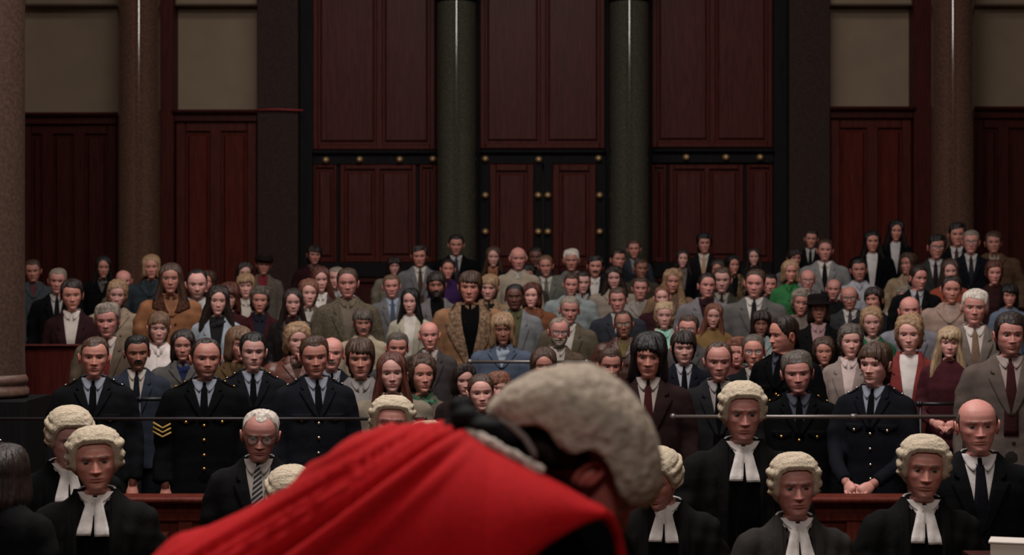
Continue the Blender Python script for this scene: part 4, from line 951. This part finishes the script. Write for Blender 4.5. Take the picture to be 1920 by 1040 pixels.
P(1170,581,630,'m','receding','dbr','tan','coat',(74,40,30),(92,78,40),tex='leather',L='person in brown leather jacket over a mustard jumper',yaw=-.05,glasses=1,bw=1.08)
P(1152,499,540,'f','longcurly','dbr','pale','coat',(116,102,90),(104,92,82),L='person in beige coat between the anorak and pale grey-beige coat',yaw=-.05,bw=1.1)
P(1200,519,560,'m','short','brn','rud','coat',(112,104,96),(100,92,86),L='person in pale grey-beige coat behind the navy suit')
P(1245,566,614,'f','wavy','sbl','pale','open',(136,124,112),(112,160,146),L='person in white jacket over a mint green blouse',yaw=-.05)
P(1243,535,576,'f','tied','gin','pale','coat',(52,22,28),(60,30,32),L='person in maroon coat behind the mint green blouse')
P(1289,590,640,'m','short','brn','rud','suit',(70,66,66),(120,112,108),(50,40,40),glasses=1,L='person with glasses showing only a head above the navy jacket')
P(1336,567,611,'f','long','gin','pale','jumper',(108,80,40),None,L='person in mustard jumper before the mauve-grey jacket',yaw=-.05)
P(1324,511,556,'m','short','dbr','rud','open',(96,90,94),(44,24,30),L='person in mauve-grey jacket over a maroon shirt',yaw=.1,bw=1.2,zb=1.1)
P(1415,504,554,'m','short','brn','rud','suit',(82,78,76),(150,142,136),(34,30,34),L='person in grey suit beside the mauve-grey jacket, eyes to the left',yaw=-.25,bw=1.2)
P(1354,500,546,'m','short','brn','pale','suit',(52,48,40),(110,104,96),(40,34,30),L='person whose face shows behind the mauve-grey jacket')
P(1441,512,550,'m','short','blk','rud','jumper',(40,32,30),None,L='person in dark jumper half hidden behind the grey suit')
P(1426,582,628,'f','bobfringe','dbr','tan','coat',(104,116,116),(88,98,98),L='person in pale teal coat left of the officer in profile',yaw=-.1)
P(1385,632,682,'f','wavy','gin','rud','jumper',(84,44,40),None,L='person in reddish jumper squeezed left of the glasses and navy suit')
P(1500,541,588,'f','wavy','gry','mid','coat',(94,82,74),(90,80,72),L='person in taupe coat left of the dark hat',yaw=-.1)
P(1535,552,602,'f','bob','dbr','tan','open',(22,21,23),(132,100,100),tex='plain',hat='brim',hatc=(26,22,22),L='person in dark brimmed hat and black coat with a pink print collar',yaw=-.1)
P(1545,633,680,'f','wavy','brn','mid','coat',(50,44,44),(60,50,48),L='person whose head shows behind the shoulder of the officer in profile')
P(1593,608,666,'f','wavy','dgr','pale','open',(116,100,94),(158,138,134),L='person in beige jacket with a wide pale pink collar',yaw=-.05,lw=1.2)
P(1594,534,577,'m','bald','dgr','mid','suit',(46,46,48),(140,134,130),(60,52,52),glasses=1,L='person with glasses in charcoal suit right of the dark hat',yaw=-.2,bw=1.1)
P(1563,521,560,'m','bald','brn','rud','jumper',(24,23,26),None,L='person in black jumper between the dark hat and the light grey suit')
P(1635,576,627,'f','wavy','bld','pale','jumper',(28,84,56),(130,116,108),L='person in bottle-green jumper behind the officer leaning on the ledge',yaw=-.1)
P(1641,538,582,'m','mop','dbr','mid','jumper',(30,30,36),None,L='person in dark jumper facing left above the bottle-green jumper',yaw=-.6)
P(1707,553,606,'m','bald','gry','rud','open',(100,98,106),(120,110,110),L='person in blue-grey jacket behind the rust-red blazer',yaw=-.1,bw=1.1)
P(1697,536,576,'f','wavy','gry','mid','coat',(126,110,94),(120,104,90),L='person in beige coat behind the blue-grey jacket',yaw=-.3,bw=1.1)
P(1705,590,656,'f','wavy','bld','pale','turtle',(110,36,34),(164,154,150),L='person in rust-red blazer over a white polo neck',yaw=-.25,zb=1.0)
P(1778,612,668,'f','longfringe','sbl','pale','jumper',(66,24,32),None,L='person in maroon jumper with clasped hands behind the black iron rail',yaw=-.15,arm='f',Y=13.2)
P(1892,585,662,'m','full','dbr','rud','suit',(82,70,64),(126,110,106),(58,24,26),L='person in brown suit and dark red tie at the right edge',yaw=-.05,bw=1.15,stub=.5,Y=12.2)
P(1826,543,606,'m','full','wht','rud','suit',(98,86,80),(158,148,142),(104,80,62),L='person in grey-brown suit with a tan tie',yaw=-.2,bw=1.1)
P(1782,515,565,'f','tied','dbr','mid','coat',(128,104,92),(130,108,98),L='person in pinkish beige coat behind the tan tie and grey-brown suit',yaw=-.1,bw=1.05)
P(1892,532,572,'f','bobfringe','blk','mid','jumper',(80,92,112),None,L='person in light blue jumper above the brown suit at the right edge',yaw=-.15)
# --- rear rows
P(63,486,526,'m','short','brn','mid','coat',(56,62,66),(80,40,44),tex='tweed',L='person in blue-grey patterned jacket beside the near column',yaw=.2)
P(107,502,548,'m','short','gry','rud','suit',(18,18,21),(130,124,120),(24,20,24),L='person in black suit and dark tie beside the near column',yaw=.15)
P(192,479,518,'f','long','blk','mid','scarfcoat',(16,16,18),(70,64,62),(74,70,68),tex3='print',L='person in black coat with grey patterned scarf at the far left',yaw=.35)
P(231,504,544,'m','bald','gin','rud','jumper',(80,66,52),None,L='person in fawn jumper behind the beige trench coat',yaw=.25)
P(283,478,521,'f','bob','bld','mid','coat',(42,50,56),(36,42,46),L='person in dark blue-grey coat before the left granite column',yaw=.25)
P(369,503,556,'m','receding','blk','pale','blouse',(136,132,130),L='person in white open shirt right of the tan suede coat',stub=.8,yaw=.2)
P(391,507,546,'f','bob','brn','mid','jumper',(40,32,30),L='person half hidden behind the white open shirt',yaw=-.2)
P(457,492,530,'f','bob','dbr','pale','jumper',(46,30,30),L='person in dark jumper left of the flat cap',yaw=.25)
P(461,513,556,'f','bobfringe','bld','pale','open',(96,80,66),(140,130,120),L='person in light brown jacket and white top below the tweed and red polo neck',yaw=.15)
P(493,476,513,'m','short','dbr','mid','turtle',(84,74,66),(104,26,34),tex='tweed',hat='flat',hatc=(34,24,22),L='person in flat cap and tweed jacket with red polo neck',yaw=.2)
P(588,459,494,'m','mop','dbr','mid','jumper',(48,20,26),(80,60,56),L='person in maroon jumper before the left dark granite pilaster',yaw=.25)
P(631,500,540,'m','short','gry','pale','blouse',(120,114,110),L='person in white shirt mostly hidden by the olive tweed coat')
P(738,481,514,'f','bobfringe','dbr','pale','coat',(100,92,78),(80,74,64),L='person in olive-beige coat left of the grey suit with brown tie',yaw=.2)
P(787,459,497,'m','full','dbr','mid','suit',(90,88,90),(146,140,134),(70,50,36),L='person in grey suit with brown patterned tie in the back row',yaw=.05,bw=1.1)
P(855,439,476,'m','short','blk','mid','suit',(16,16,18),(124,120,122),(44,44,50),L='person in black suit standing before the left grey-green column',yaw=.05,bw=1.12)
P(839,484,521,'f','tied','dbr','mid','jumper',(52,24,72),(46,22,62),L='person in purple top',yaw=.1)
P(924,461,497,'f','long','brn','pale','open',(30,22,22),(124,74,46),L='person in dark jacket over an orange blouse',yaw=.1,zb=1.0)
P(971,461,503,'m','bald','wht','rud','jumper',(128,114,98),(140,130,120),L='person in cream pullover with white collar in the back row',yaw=.1)
P(991,496,533,'m','afro','blk','tan','jumper',(56,50,44),None,L='person in brown jumper behind the rust-brown coat',yaw=-.1)
P(1005,462,500,'m','short','blk','drk','jumper',(36,40,38),None,L='person in dark jumper left of the grey-green jacket and tie',yaw=-.1)
P(1024,478,516,'m','short','lbr','mid','suit',(84,84,76),(138,132,124),(80,76,66),L='person in grey-green jacket with white shirt and tie',yaw=0,bw=1.08)
P(1072,467,506,'m','full','wht','mid','coat',(88,84,78),(90,84,80),L='person in grey overcoat before the studded door',yaw=-.05)
P(1115,479,517,'m','full','blk','mid','open',(24,22,23),(150,142,136),beard='moustache',L='person in dark waistcoat and white open shirt, back row centre',yaw=.0,zb=.95)
P(1157,467,503,'m','short','dbr','mid','jumper',(28,30,36),None,L='person in black jumper left of the right grey-green column',yaw=.3)
P(1190,449,483,'m','short','brn','mid','suit',(44,48,56),(96,96,100),(40,40,48),L='person in blue-grey suit before the right grey-green column',yaw=-.1)
P(1200,484,520,'m','crop','brn','tan','coat',(58,52,42),(50,46,40),L='person in dark olive coat below the right grey-green column',yaw=.2)
P(1259,503,546,'f','longcurly','bld','mid','fur',(104,76,54),(90,66,50),lc=(116,88,62),L='person in tan coat with thick fur collar',yaw=.05)
P(1279,467,500,'f','long','dbr','pale','open',(18,18,21),(90,78,72),L='person in black jacket over a mauve blouse in the back row',yaw=.0)
P(1320,437,473,'m','afro','blk','mid','suit',(26,24,25),(146,136,126),striped((96,60,40),(140,120,96)),L='person in black suit with striped tie in the back row',yaw=.05)
P(1344,486,522,'f','bob','dbr','mid','jumper',(30,26,28),None,L='person in dark jumper between the striped tie and the leopard collar',yaw=-.1)
P(1373,478,512,'f','bob','blk','mid','fur',(24,22,23),(20,18,20),lc=(90,68,46),L='person in black coat with spotted fur collar',yaw=.3,ltex='print')
P(1413,464,496,'f','long','dbr','pale','coat',(30,26,27),(50,44,42),L='person in dark coat standing before the right lower panels',yaw=.0)
P(1480,490,526,'f','bob','bld','mid','blouse',(34,96,48),L='person in bright green blouse',yaw=.1,Y=18.4)
P(1488,466,500,'m','mop','dbr','mid','suit',(84,80,80),(120,114,110),(60,54,54),L='person in grey jacket behind the bright green blouse',yaw=.2)
P(1513,503,542,'m','bald','lbr','rud','coat',(90,84,80),(96,88,84),glasses=1,L='person with glasses in pale coat right of the bright green blouse',yaw=-.1)
P(1520,430,463,'m','short','dbr','mid','suit',(20,20,23),(126,120,116),(30,26,30),L='person in black suit before the right dark granite pilaster',yaw=-.15)
P(1546,448,487,'m','short','brn','rud','suit',(104,102,102),(156,148,142),(28,24,28),L='person in light grey suit with black tie in the back row',yaw=-.1,bw=1.18)
P(1611,484,524,'m','short','blk','mid','blouse',(126,126,134),L='person in pale blue shirt below the white T-shirt and black jacket',yaw=-.1)
P(1635,432,470,'m','long','blk','mid','turtle',(15,15,17),(150,144,142),L='person in black jacket over a white T-shirt, the lower of two',yaw=-.05,zb=.9,bw=1.08)
P(1679,412,449,'f','longcurly','blk','mid','turtle',(15,15,17),(140,134,134),L='person in black jacket over a white top, tallest at the right door',yaw=-.1,zb=.9)
P(1705,474,512,'f','bob','brn','mid','coat',(126,104,78),(110,90,70),L='person in sandy coat behind the dark suit at right',yaw=-.9,byaw=-.6,bw=1.1)
P(1719,497,540,'m','short','dbr','rud','suit',(20,20,22),(124,120,124),(36,32,36),L='person in black suit just in front of the sandy coat',yaw=.3,bw=1.08,Y=17.9)
P(1754,440,483,'m','full','blk','mid','suit',(44,46,46),(130,128,128),(44,24,28),glasses=1,L='person with glasses in dark grey suit and maroon tie by the right column',yaw=-.05)
P(1794,418,459,'m','full','blk','mid','suit',(17,17,19),(140,132,130),(60,40,40),L='person in black suit and white shirt before the right granite column',yaw=-.1)
P(1820,431,473,'m','short','gry','rud','suit',(20,23,32),(136,130,126),(40,36,44),glasses=1,L='person with glasses in navy suit beside the brown overcoat',yaw=-.2)
P(1863,434,473,'m','full','brn','mid','coat',(80,58,40),(120,104,88),L='person in broad brown overcoat at the far right',yaw=-.15,bw=1.2)
P(1782,486,528,'f','bob','brn','pale','jumper',(130,52,28),(140,56,28),L='person in orange jumper behind the pinkish beige coat',yaw=-.1)
P(1863,488,530,'f','wavy','aub','rud','jumper',(50,24,26),None,L='person in dark red jumper below the brown overcoat',yaw=-.1)
# --- the well of the court
BG = dict(group='barristers and officers of the court', floor=0.0)
GN = (26, 25, 25)
P(181,797,915,'m','wig','gry','mid','robe',GN,L='barrister in wig, black gown and white bands, nearest on the left',yaw=.22,byaw=.10,Y=8.0,hh=.247,bw=1.02,wide=1.04,pitch=.04,legs=BLACK,**BG)
P(125,755,862,'m','wig','gry','pale','robe',(18,18,19),L='barrister in wig and black gown looking down, behind the nearest left barrister',yaw=.45,byaw=.35,pitch=.30,Y=9.0,hh=.247,**BG)
P(486,762,852,'m','receding','wht','rud','suit',(27,26,28),(140,130,124),striped((22,20,26),(120,112,108)),glasses=1,L='person in black suit with striped tie and glasses, looking down',yaw=.10,byaw=.05,pitch=.22,Y=9.3,bw=1.05,**BG)
P(541,864,980,'m','wig','gry','pale','robe',GN,L='barrister whose bowed wig shows before the striped tie',yaw=.25,pitch=.35,Y=7.9,hh=.247,**BG)
P(732,740,838,'m','wig','gry','rud','robe',GN,L='barrister whose wigged head rises behind the red robe under the rail',yaw=.05,pitch=.0,Y=9.4,hh=.247,**BG)
P(804,786,890,'m','wig','gry','rud','robe',GN,L='barrister of whom only a wig top shows beside the black bow',yaw=.0,pitch=.2,Y=9.0,hh=.247,**BG)
P(1246,828,935,'m','wig','gry','mid','robe',GN,L='barrister in wig and bands with bowed head, right beside the judge',yaw=-.45,byaw=-.1,pitch=.42,Y=8.6,hh=.247,**BG)
P(1391,712,822,'m','wig','gry','rud','robe',(24,23,23),L='tall barrister in wig and bands standing before the right rail',yaw=.02,byaw=.0,Y=9.0,hh=.247,bw=1.05,**BG)
P(1491,847,964,'m','wig','gry','rud','robe',(48,44,42),L='barrister in wig and greyish gown below the senior police officer',yaw=.05,byaw=.05,Y=7.85,hh=.247,bw=.97,**BG)
P(1729,813,930,'m','wig','gry','mid','robe',(22,22,22),L='barrister in wig, black gown and bands, nearest on the right',yaw=-.08,byaw=-.05,Y=8.3,hh=.247,bw=.97,**BG)
P(1834,742,842,'m','bald','dgr','rud','suit',(20,20,22),(152,144,142),(24,22,30),L='person in black suit and narrow dark tie behind the nearest right barrister',yaw=-.08,byaw=-.12,Y=8.75,bw=1.12,**BG)
P(8,836,930,'m','shag','dbr','mid','suit',(22,22,23),(60,56,56),(14,14,16),L='person in black gown-like coat at the lower left corner, back turned',yaw=2.9,byaw=2.7,Y=7.7,bw=1.2,**BG)
P(-40,735,815,'m','short','dbr','mid','police',(20,22,30),PBLUE,(14,14,18),L='person in navy uniform cut off by the left edge below the column',yaw=.3,byaw=.2,Y=10.2,**BG)
place_people()
for p in PEOPLE: build_person(p)
# ------------------------------------------------------------------ the judge, bowing to the right
YJ = 3.4; KJ = YJ / F
def J(u, v, dy=0.0): return Vector(((u - 960) * (YJ + dy) / F, YJ + dy, CAM_Z - (v - 520) * (YJ + dy) / F))
jr = tag(empty('person', (J(700, 0).x, YJ, 0.55)), 'judge in scarlet robe and grey wig bowing low to the right', 'person')
JO = Vector(jr.location)
def jput(name, V, Fc, mat, parent=jr, smooth=True):
    me = mesh(name, [tuple(Vector(v) - JO) for v in V], Fc, smooth); return link(name, me, parent, mat)
# scarlet robe: stations along the back, each a curve from the ridge over the near (or far) side and down
ST = np.array([  # u, v of ridge, depth of ridge, depth of side, v of the hem, lean of the curve in u
 (60,1240,0,.33,2400,-40),(200,1125,0,.33,2400,-40),(280,1062,0,.33,2400,-40),(335,1022,0,.33,2400,-40),(400,998,0,.33,2400,-40),(500,953,0,.33,2400,-45),(580,892,0,.33,2400,-50),(640,846,0,.33,2300,-55),
 (700,819,0,.33,2200,-60),(770,811,0,.32,2000,-60),(830,807,0,.32,1700,-50),(870,814,-.01,.31,1400,-40),(930,848,-.06,.30,1150,-28),(1005,888,-.12,.28,1042,-10),(1060,917,-.165,.26,997,-4),(1105,944,-.20,.25,972,0),(1132,958,-.215,.24,966,0)], float)
nu, nv = 190, 80
idx = np.linspace(0, len(ST) - 1, nu); 
def smooth_interp(col):
    i0 = np.clip(np.floor(idx).astype(int), 0, len(ST) - 2); t = idx - i0; y = ST[:, col]
    def at(k): return y[np.clip(k, 0, len(ST) - 1)]
    m0 = (at(i0 + 1) - at(i0 - 1)) / 2; m1 = (at(i0 + 2) - at(i0)) / 2
    return (2*t**3-3*t**2+1)*at(i0) + (t**3-2*t**2+t)*m0 + (-2*t**3+3*t**2)*at(i0+1) + (t**3-t**2)*m1
cols = [smooth_interp(c) for c in range(6)]
def robe_side(sgn):
    vv = np.linspace(0, 1, nv); U = np.zeros((nv, nu, 3))
    for j in range(nu):
        u0, v0, d0, d1, hem, lean = [c[j] for c in cols]
        arc = np.clip(vv / .55, 0, 1); dep = d0 + (-d1 - d0) * np.sin(arc * np.pi / 2) ** .9
        drop_arc = min(300.0, (hem - v0) * .9) * (1 - np.cos(arc * np.pi / 2)); rest = np.clip((vv - .55) / .45, 0, 1)
        vy = v0 + drop_arc + (hem - v0 - min(300.0, (hem - v0) * .9)) * rest ** 1.6
        uu = u0 + lean * vv ** 1.2
        tuck = np.clip((vv - .94) / .06, 0, 1) * (1 if hem < 1200 else 0)
        U[:, j, 0] = uu; U[:, j, 1] = vy; U[:, j, 2] = dep + tuck * .03
    u, v, d = U[..., 0], U[..., 1], U[..., 2]
    # folds run from the nape down to the lower left
    pp = (v - 806) + .65 * (u - 830); kk = np.clip(1 + (800 - u) / 330, .75, 3.2); wob = 3 * np.sin(u / 90 + v / 110) + 1.2 * np.sin(u / 57)
    qf = pp / kk + wob * .6; f = np.zeros_like(u)
    for a0, wd, am in ((-58, 5, .6), (-45, 5, .9), (-33, 4, .7), (-22, 4.5, 1.1), (-10, 4, .8), (2, 4.5, 1.1), (14, 4, 1.0), (46, 13, 1.2)): f += am * np.exp(-((qf - a0) / wd) ** 2)
    f -= 1.5 * np.exp(-((qf - 27) / 5) ** 2); f += .5 * np.exp(-((qf - 95) / 16) ** 2)
    amp = .019 * np.clip(kk, .8, 1.25) * np.clip((905 - u) / 90, 0, 1)
    big = .006 * snoise(np.stack([u / 160, v / 160], -1), 9, 1.6)
    near = np.clip((np.linspace(0, 1, nv)[:, None]) * 8, 0, 1)
    disp = f * amp + big * near * .6
    dK = (YJ - np.abs(d)) / F; X = (u - 960) * dK; Z = CAM_Z - (v - 520) * dK + disp * .75 * (1 if sgn < 0 else .5); Yy = YJ + (d * (1 if sgn < 0 else -1)) - disp * .8 * near * (1 if sgn < 0 else -1)
    return np.stack([X, Yy, Z], -1).reshape(-1, 3)
a = robe_side(-1); b = robe_side(1); fa = gridfaces(nv, nu, False); fb = [tuple(i + nv * nu for i in f[::-1]) for f in fa]
V = np.vstack([a, b]); 
m, nt, bb = nodes_mat('scarlet_wool'); c = alb((150, 11, 17), 1.55); n = noise_node(nt, 160, 5); r = ramp(nt, n.outputs[0], [(.3, mul(c, .8)), (.7, mul(c, 1.15))]); nt.links.new(r.outputs[0], bb.inputs['Base Color'])
bb.inputs['Roughness'].default_value = .85; bb.inputs['Specular IOR Level'].default_value = .12; bb.inputs['Sheen Weight'].default_value = .06; bb.inputs['Sheen Roughness'].default_value = .5; bb.inputs['Sheen Tint'].default_value = (1, .25, .2, 1)
bump(nt, bb, n.outputs[0], .35, .004); SCARLET = m
robe = jput('robe', V, fa + fb, SCARLET)
sm = robe.modifiers.new('thickness', 'SOLIDIFY'); sm.thickness = .012; sm.offset = 0
# turned front edge of the cape
mb = MB().tube([J(1085, 938, -.19), J(1120, 952, -.215), J(1142, 970, -.20), J(1156, 1000, -.17), J(1165, 1040, -.15), J(1166, 1110, -.14), J(1155, 1250, -.14)], [.006, .009, .010, .009, .009, .009, .009], 10)
jput('cape_edge', mb.V, mb.F, SCARLET)
# black undergown filling the sleeve opening
mb = MB()
for k in range(1): mb.tube([J(640, 1240, .0), J(800, 1120, .0), J(930, 1020, -.02), J(1040, 1010, -.02), J(1110, 1060, -.02), J(1150, 1250, -.02), J(1130, 1700, 0), J(1080, 2300, 0)], [.16, .165, .15, .12, .085, .08, .12, .14], 24)
UG = fabric((12, 10, 11)); jput('undergown', mb.V, mb.F, UG)
mb = MB().tube([J(500, 1300, 0), J(500, 1800, 0), J(520, 2480, 0)], [.20, .22, .24], 20); jput('undergown_skirt', mb.V, mb.F, UG)
# white fur edging round the neck of the robe
pts = [J(868, 808, -.04), J(890, 816, -.075), J(920, 831, -.105), J(950, 847, -.125), J(980, 863, -.145), J(1005, 878, -.16), J(1022, 890, -.165)]
P2 = []
for i in range(len(pts) - 1):
    for t in np.linspace(0, 1, 6, endpoint=False): P2.append(pts[i].lerp(pts[i + 1], t))
rr = [.0100 + RNG.uniform(-.0022, .0022) for i in range(len(P2))]; rr[0] = .004; rr[-1] = .003
mb = MB().tube(P2, rr, 12, True, .75); jput('fur_edging', mb.V, mb.F, fabric((150, 138, 128), 'fur'))
# black collar round the bent neck and the bow of the wig ribbon
SATIN = simple('black_satin', (9, 8, 9), .75, spec=.1)
def nape_ring(u, v, ru, rv, dep, tilt): pass
mb = MB(); n = 28; rings = [(858, 802, .070, .080, 58), (895, 800, .072, .082, 56), (935, 812, .070, .080, 54), (968, 826, .068, .078, 52), (985, 838, .064, .074, 52), (978, 842, .055, .066, 52)]
V = []
for (u, v, ra, rd, tl) in rings:
    cc = J(u, v, 0) + Vector((0, 0, -.052)); t = math.radians(tl)
    for k in range(n):
        a = 2 * math.pi * k / n; V.append(cc + Vector((math.cos(t + 0) * -1 * math.sin(a) * ra * 0 + math.sin(t) * 0, 0, 0)) + Vector((-math.cos(t) * .0, 0, 0)) + Vector((math.sin(t - .55) * math.cos(a) * ra, -math.sin(a) * rd * 1.25, math.cos(t - .55) * math.cos(a) * ra)))
mb.add(V, gridfaces(len(rings), n)); jput('collar', mb.V, mb.F, SATIN)
mb = MB()
def loop(u0, v0, u1, v1, wd, dy):
    a, b = J(u0, v0, dy), J(u1, v1, dy); d = b - a; nrm = Vector((-d.z, 0, d.x)).normalized(); V = []; L = 16
    for i in range(L):
        t = 2 * math.pi * i / L; c = a + d * (.5 - .5 * math.cos(t)) + nrm * (math.sin(t) * wd * (1 - .35 * math.cos(t)))
        for k in (-1, -.4, .4, 1): V.append(c + Vector((0, k * (.034 + .016 * (1 - math.cos(t)) / 2), .003 * math.sin(k * 5 + i))))
    return V, [(i * 4 + k, i * 4 + k + 1, ((i + 1) % L) * 4 + k + 1, ((i + 1) % L) * 4 + k) for i in range(L) for k in range(3)]
for (u, v, dy, r) in ((872, 782, -.035, (.030, .030, .020)), (858, 762, -.02, (.017, .026, .018)), (872, 758, .005, (.014, .028, .016)), (845, 797, -.035, (.018, .028, .010)), (905, 800, -.045, (.030, .036, .018)), (932, 803, -.06, (.030, .028, .018)), (958, 818, -.075, (.026, .022, .018)), (884, 790, -.03, (.022, .024, .018))):
    mb.ball(J(u, v, dy), r, 14, 10)
bm_ = remesh(mb.V, mb.F, .005, 3); mb = MB(); mb.V = [tuple(v.co) for v in bm_.vertices]; mb.F = [tuple(p.vertices) for p in bm_.polygons]
jput('ribbon_bow', mb.V, mb.F, SATIN)
mb = MB().tube([J(775, 826, -.06), J(810, 812, -.055), J(850, 790, -.045), J(890, 784, -.045)], [.003, .006, .008, .008], 8, True, .35); jput('ribbon_tail', mb.V, mb.F, SATIN)
mb = MB().tube([J(938, 786, -.070), J(962, 800, -.088), J(985, 822, -.098), J(1000, 846, -.105), J(1006, 862, -.105)], [.004, .006, .006, .006, .003], 8); jput('collar_lit_edge', mb.V, mb.F, fabric((110, 96, 92)))  # pale tube paints the lit edge of the black satin collar
# head: the same body surface, bent over
q = dict(hi=True, W=1.03, J=1.08, nose=1.1, nosew=1.1, sock=1, brow=1, gaunt=.5, chin=1, skin=(140, 74, 62), flush=1, lip=np.array([.82, .6, .56]), browc=HC['dgr'], browd=1, stub=0, gaze=0, yaw=0, pitch=0, roll=0)
bm = body_mesh(q); co = np.empty(len(bm.vertices) * 3); bm.vertices.foreach_get('co', co); co = co.reshape(-1, 3)
upv = np.array([.78, 0.0, .62]); upv /= np.linalg.norm(upv); fw = np.array([.62, -.10, -.78]); fw -= upv * fw.dot(upv); fw /= np.linalg.norm(fw); rt = np.cross(fw, upv)
ear = np.array(J(1112, 893, 0)); SJ = 1.0
rel = co - np.array([0, 0.0, CHIN + .10]); fade = np.clip((rel[:, 2] + .30) / .25, 0, 1)
rel[:, 2] = np.maximum(rel[:, 2], -.26)
new = ear + SJ * (rel[:, [0]] * -rt * -1 * -1 * -1 + (-rel[:, [1]]) * fw + rel[:, [2]] * upv)
bm.vertices.foreach_set('co', (new - np.array(JO)).ravel()); bm.update(); link('body', bm, jr)
# grey bench wig: arches from the near edge over the back of the head to the far edge
UP = np.array([(918,772),(928,752),(955,727),(1000,703),(1050,689),(1100,690),(1150,712),(1192,752),(1220,802),(1234,855),(1236,895),(1226,925),(1204,944)], float)
LO = np.array([(921,776),(942,786),(966,797),(998,796),(1028,806),(1052,838),(1078,850),(1108,842),(1136,864),(1150,894),(1160,922),(1176,938),(1196,946)], float)
DP = np.array([.030,.055,.078,.095,.105,.112,.115,.115,.112,.104,.094,.080,.062])
nt_, na = 90, 72
def res(arr):
    x = np.linspace(0, len(arr) - 1, nt_); i0 = np.clip(np.floor(x).astype(int), 0, len(arr) - 2); t = (x - i0)
    if arr.ndim > 1: t = t[:, None]
    g = lambda k: arr[np.clip(k, 0, len(arr) - 1)]
    m0 = (g(i0 + 1) - g(i0 - 1)) / 2; m1 = (g(i0 + 2) - g(i0)) / 2
    return (2*t**3-3*t**2+1)*g(i0) + (t**3-2*t**2+t)*m0 + (-2*t**3+3*t**2)*g(i0+1) + (t**3-t**2)*m1
u_, l_, d_ = res(UP), res(LO), res(DP); ph = np.linspace(-np.pi / 2, np.pi / 2, na); V = []
for i in range(nt_):
    for k in range(na):
        cph = math.cos(ph[k]) ** .8; uv = l_[i] + (u_[i] - l_[i]) * cph
        dd = d_[i] * math.copysign(abs(math.sin(ph[k])) ** .85, math.sin(ph[k])); bul = 1 + .10 * math.sin(2 * abs(ph[k]))
        V.append(J(uv[0], uv[1], dd * bul))
V = np.array([tuple(v) for v in V]); cen = np.array(J(1080, 850, 0)); nn = V - cen; nn /= np.linalg.norm(nn, axis=1)[:, None]
V = V + nn * (.0035 * snoise(V * 40, 3, 1.0) + .0018 * snoise(V * 110, 6, 1.0) + .0012 * snoise(V * 240, 7, 1.0))[:, None]
Fc = gridfaces(nt_, na, False); 
m, nt, bb = nodes_mat('grey_wig_hair'); c = alb((128, 116, 104)); n1 = noise_node(nt, 55, 6); n2 = noise_node(nt, 14, 4)
r = ramp(nt, n1.outputs[0], [(.3, mul(c, .72)), (.7, mul(c, 1.25))]); nt.links.new(r.outputs[0], bb.inputs['Base Color']); bb.inputs['Roughness'].default_value = .95; bb.inputs['Specular IOR Level'].default_value = .08
bump(nt, bb, n1.outputs[0], 1.0, .012)
wg = jput('wig', V, Fc, m); sm = wg.modifiers.new('thickness', 'SOLIDIFY'); sm.thickness = .014; sm.offset = -1 if False else 0
# dark hair showing below the wig
DH = hair_mat((22, 15, 13)); mb = MB()
mb.tube([J(975, 812, -.04), J(1010, 822, -.05), J(1045, 850, -.06), J(1075, 862, -.066), J(1105, 858, -.07)], [.020, .030, .030, .018, .010], 12); jput('hair', mb.V, mb.F, DH)

# ------------------------------------------------------------------ bundle of papers on a reading stand, lower right
Yb = 7.5; c0 = px(1886, 1018, Yb)
PAPER = simple('paper', (160, 150, 138), .8); BIND = simple('book_cloth', (70, 62, 58), .8)
zd = px(0, 1046, Yb).z
ls = tag(empty('reading_stand', (c0.x + .1, Yb + .05, 0)), 'dark wooden reading stand carrying the white book at the lower right', 'stand')
MB().box((-.22, -.14, zd - .035), (.32, .16, zd), .01).build('top', WD2, ls); MB().box((-.03, -.03, .04), (.07, .05, zd - .035), .005).build('post', WD2, ls); MB().box((-.2, -.15, 0), (.24, .16, .04), .01).build('foot', WD2, ls)
bk = tag(empty('book', (c0.x, Yb, zd), math.radians(-18)), 'thick white-edged book lying at the lower right corner', 'book')
MB().box((-.055, -.055, .006), (.16, .075, .062)).build('pages', PAPER, bk); MB().box((-.062, -.06, .062), (.165, .08, .072), .003).build('cover', simple('white_card', (150, 142, 136), .7), bk); MB().box((-.062, -.06, 0), (.165, .08, .006)).build('cover', BIND, bk)
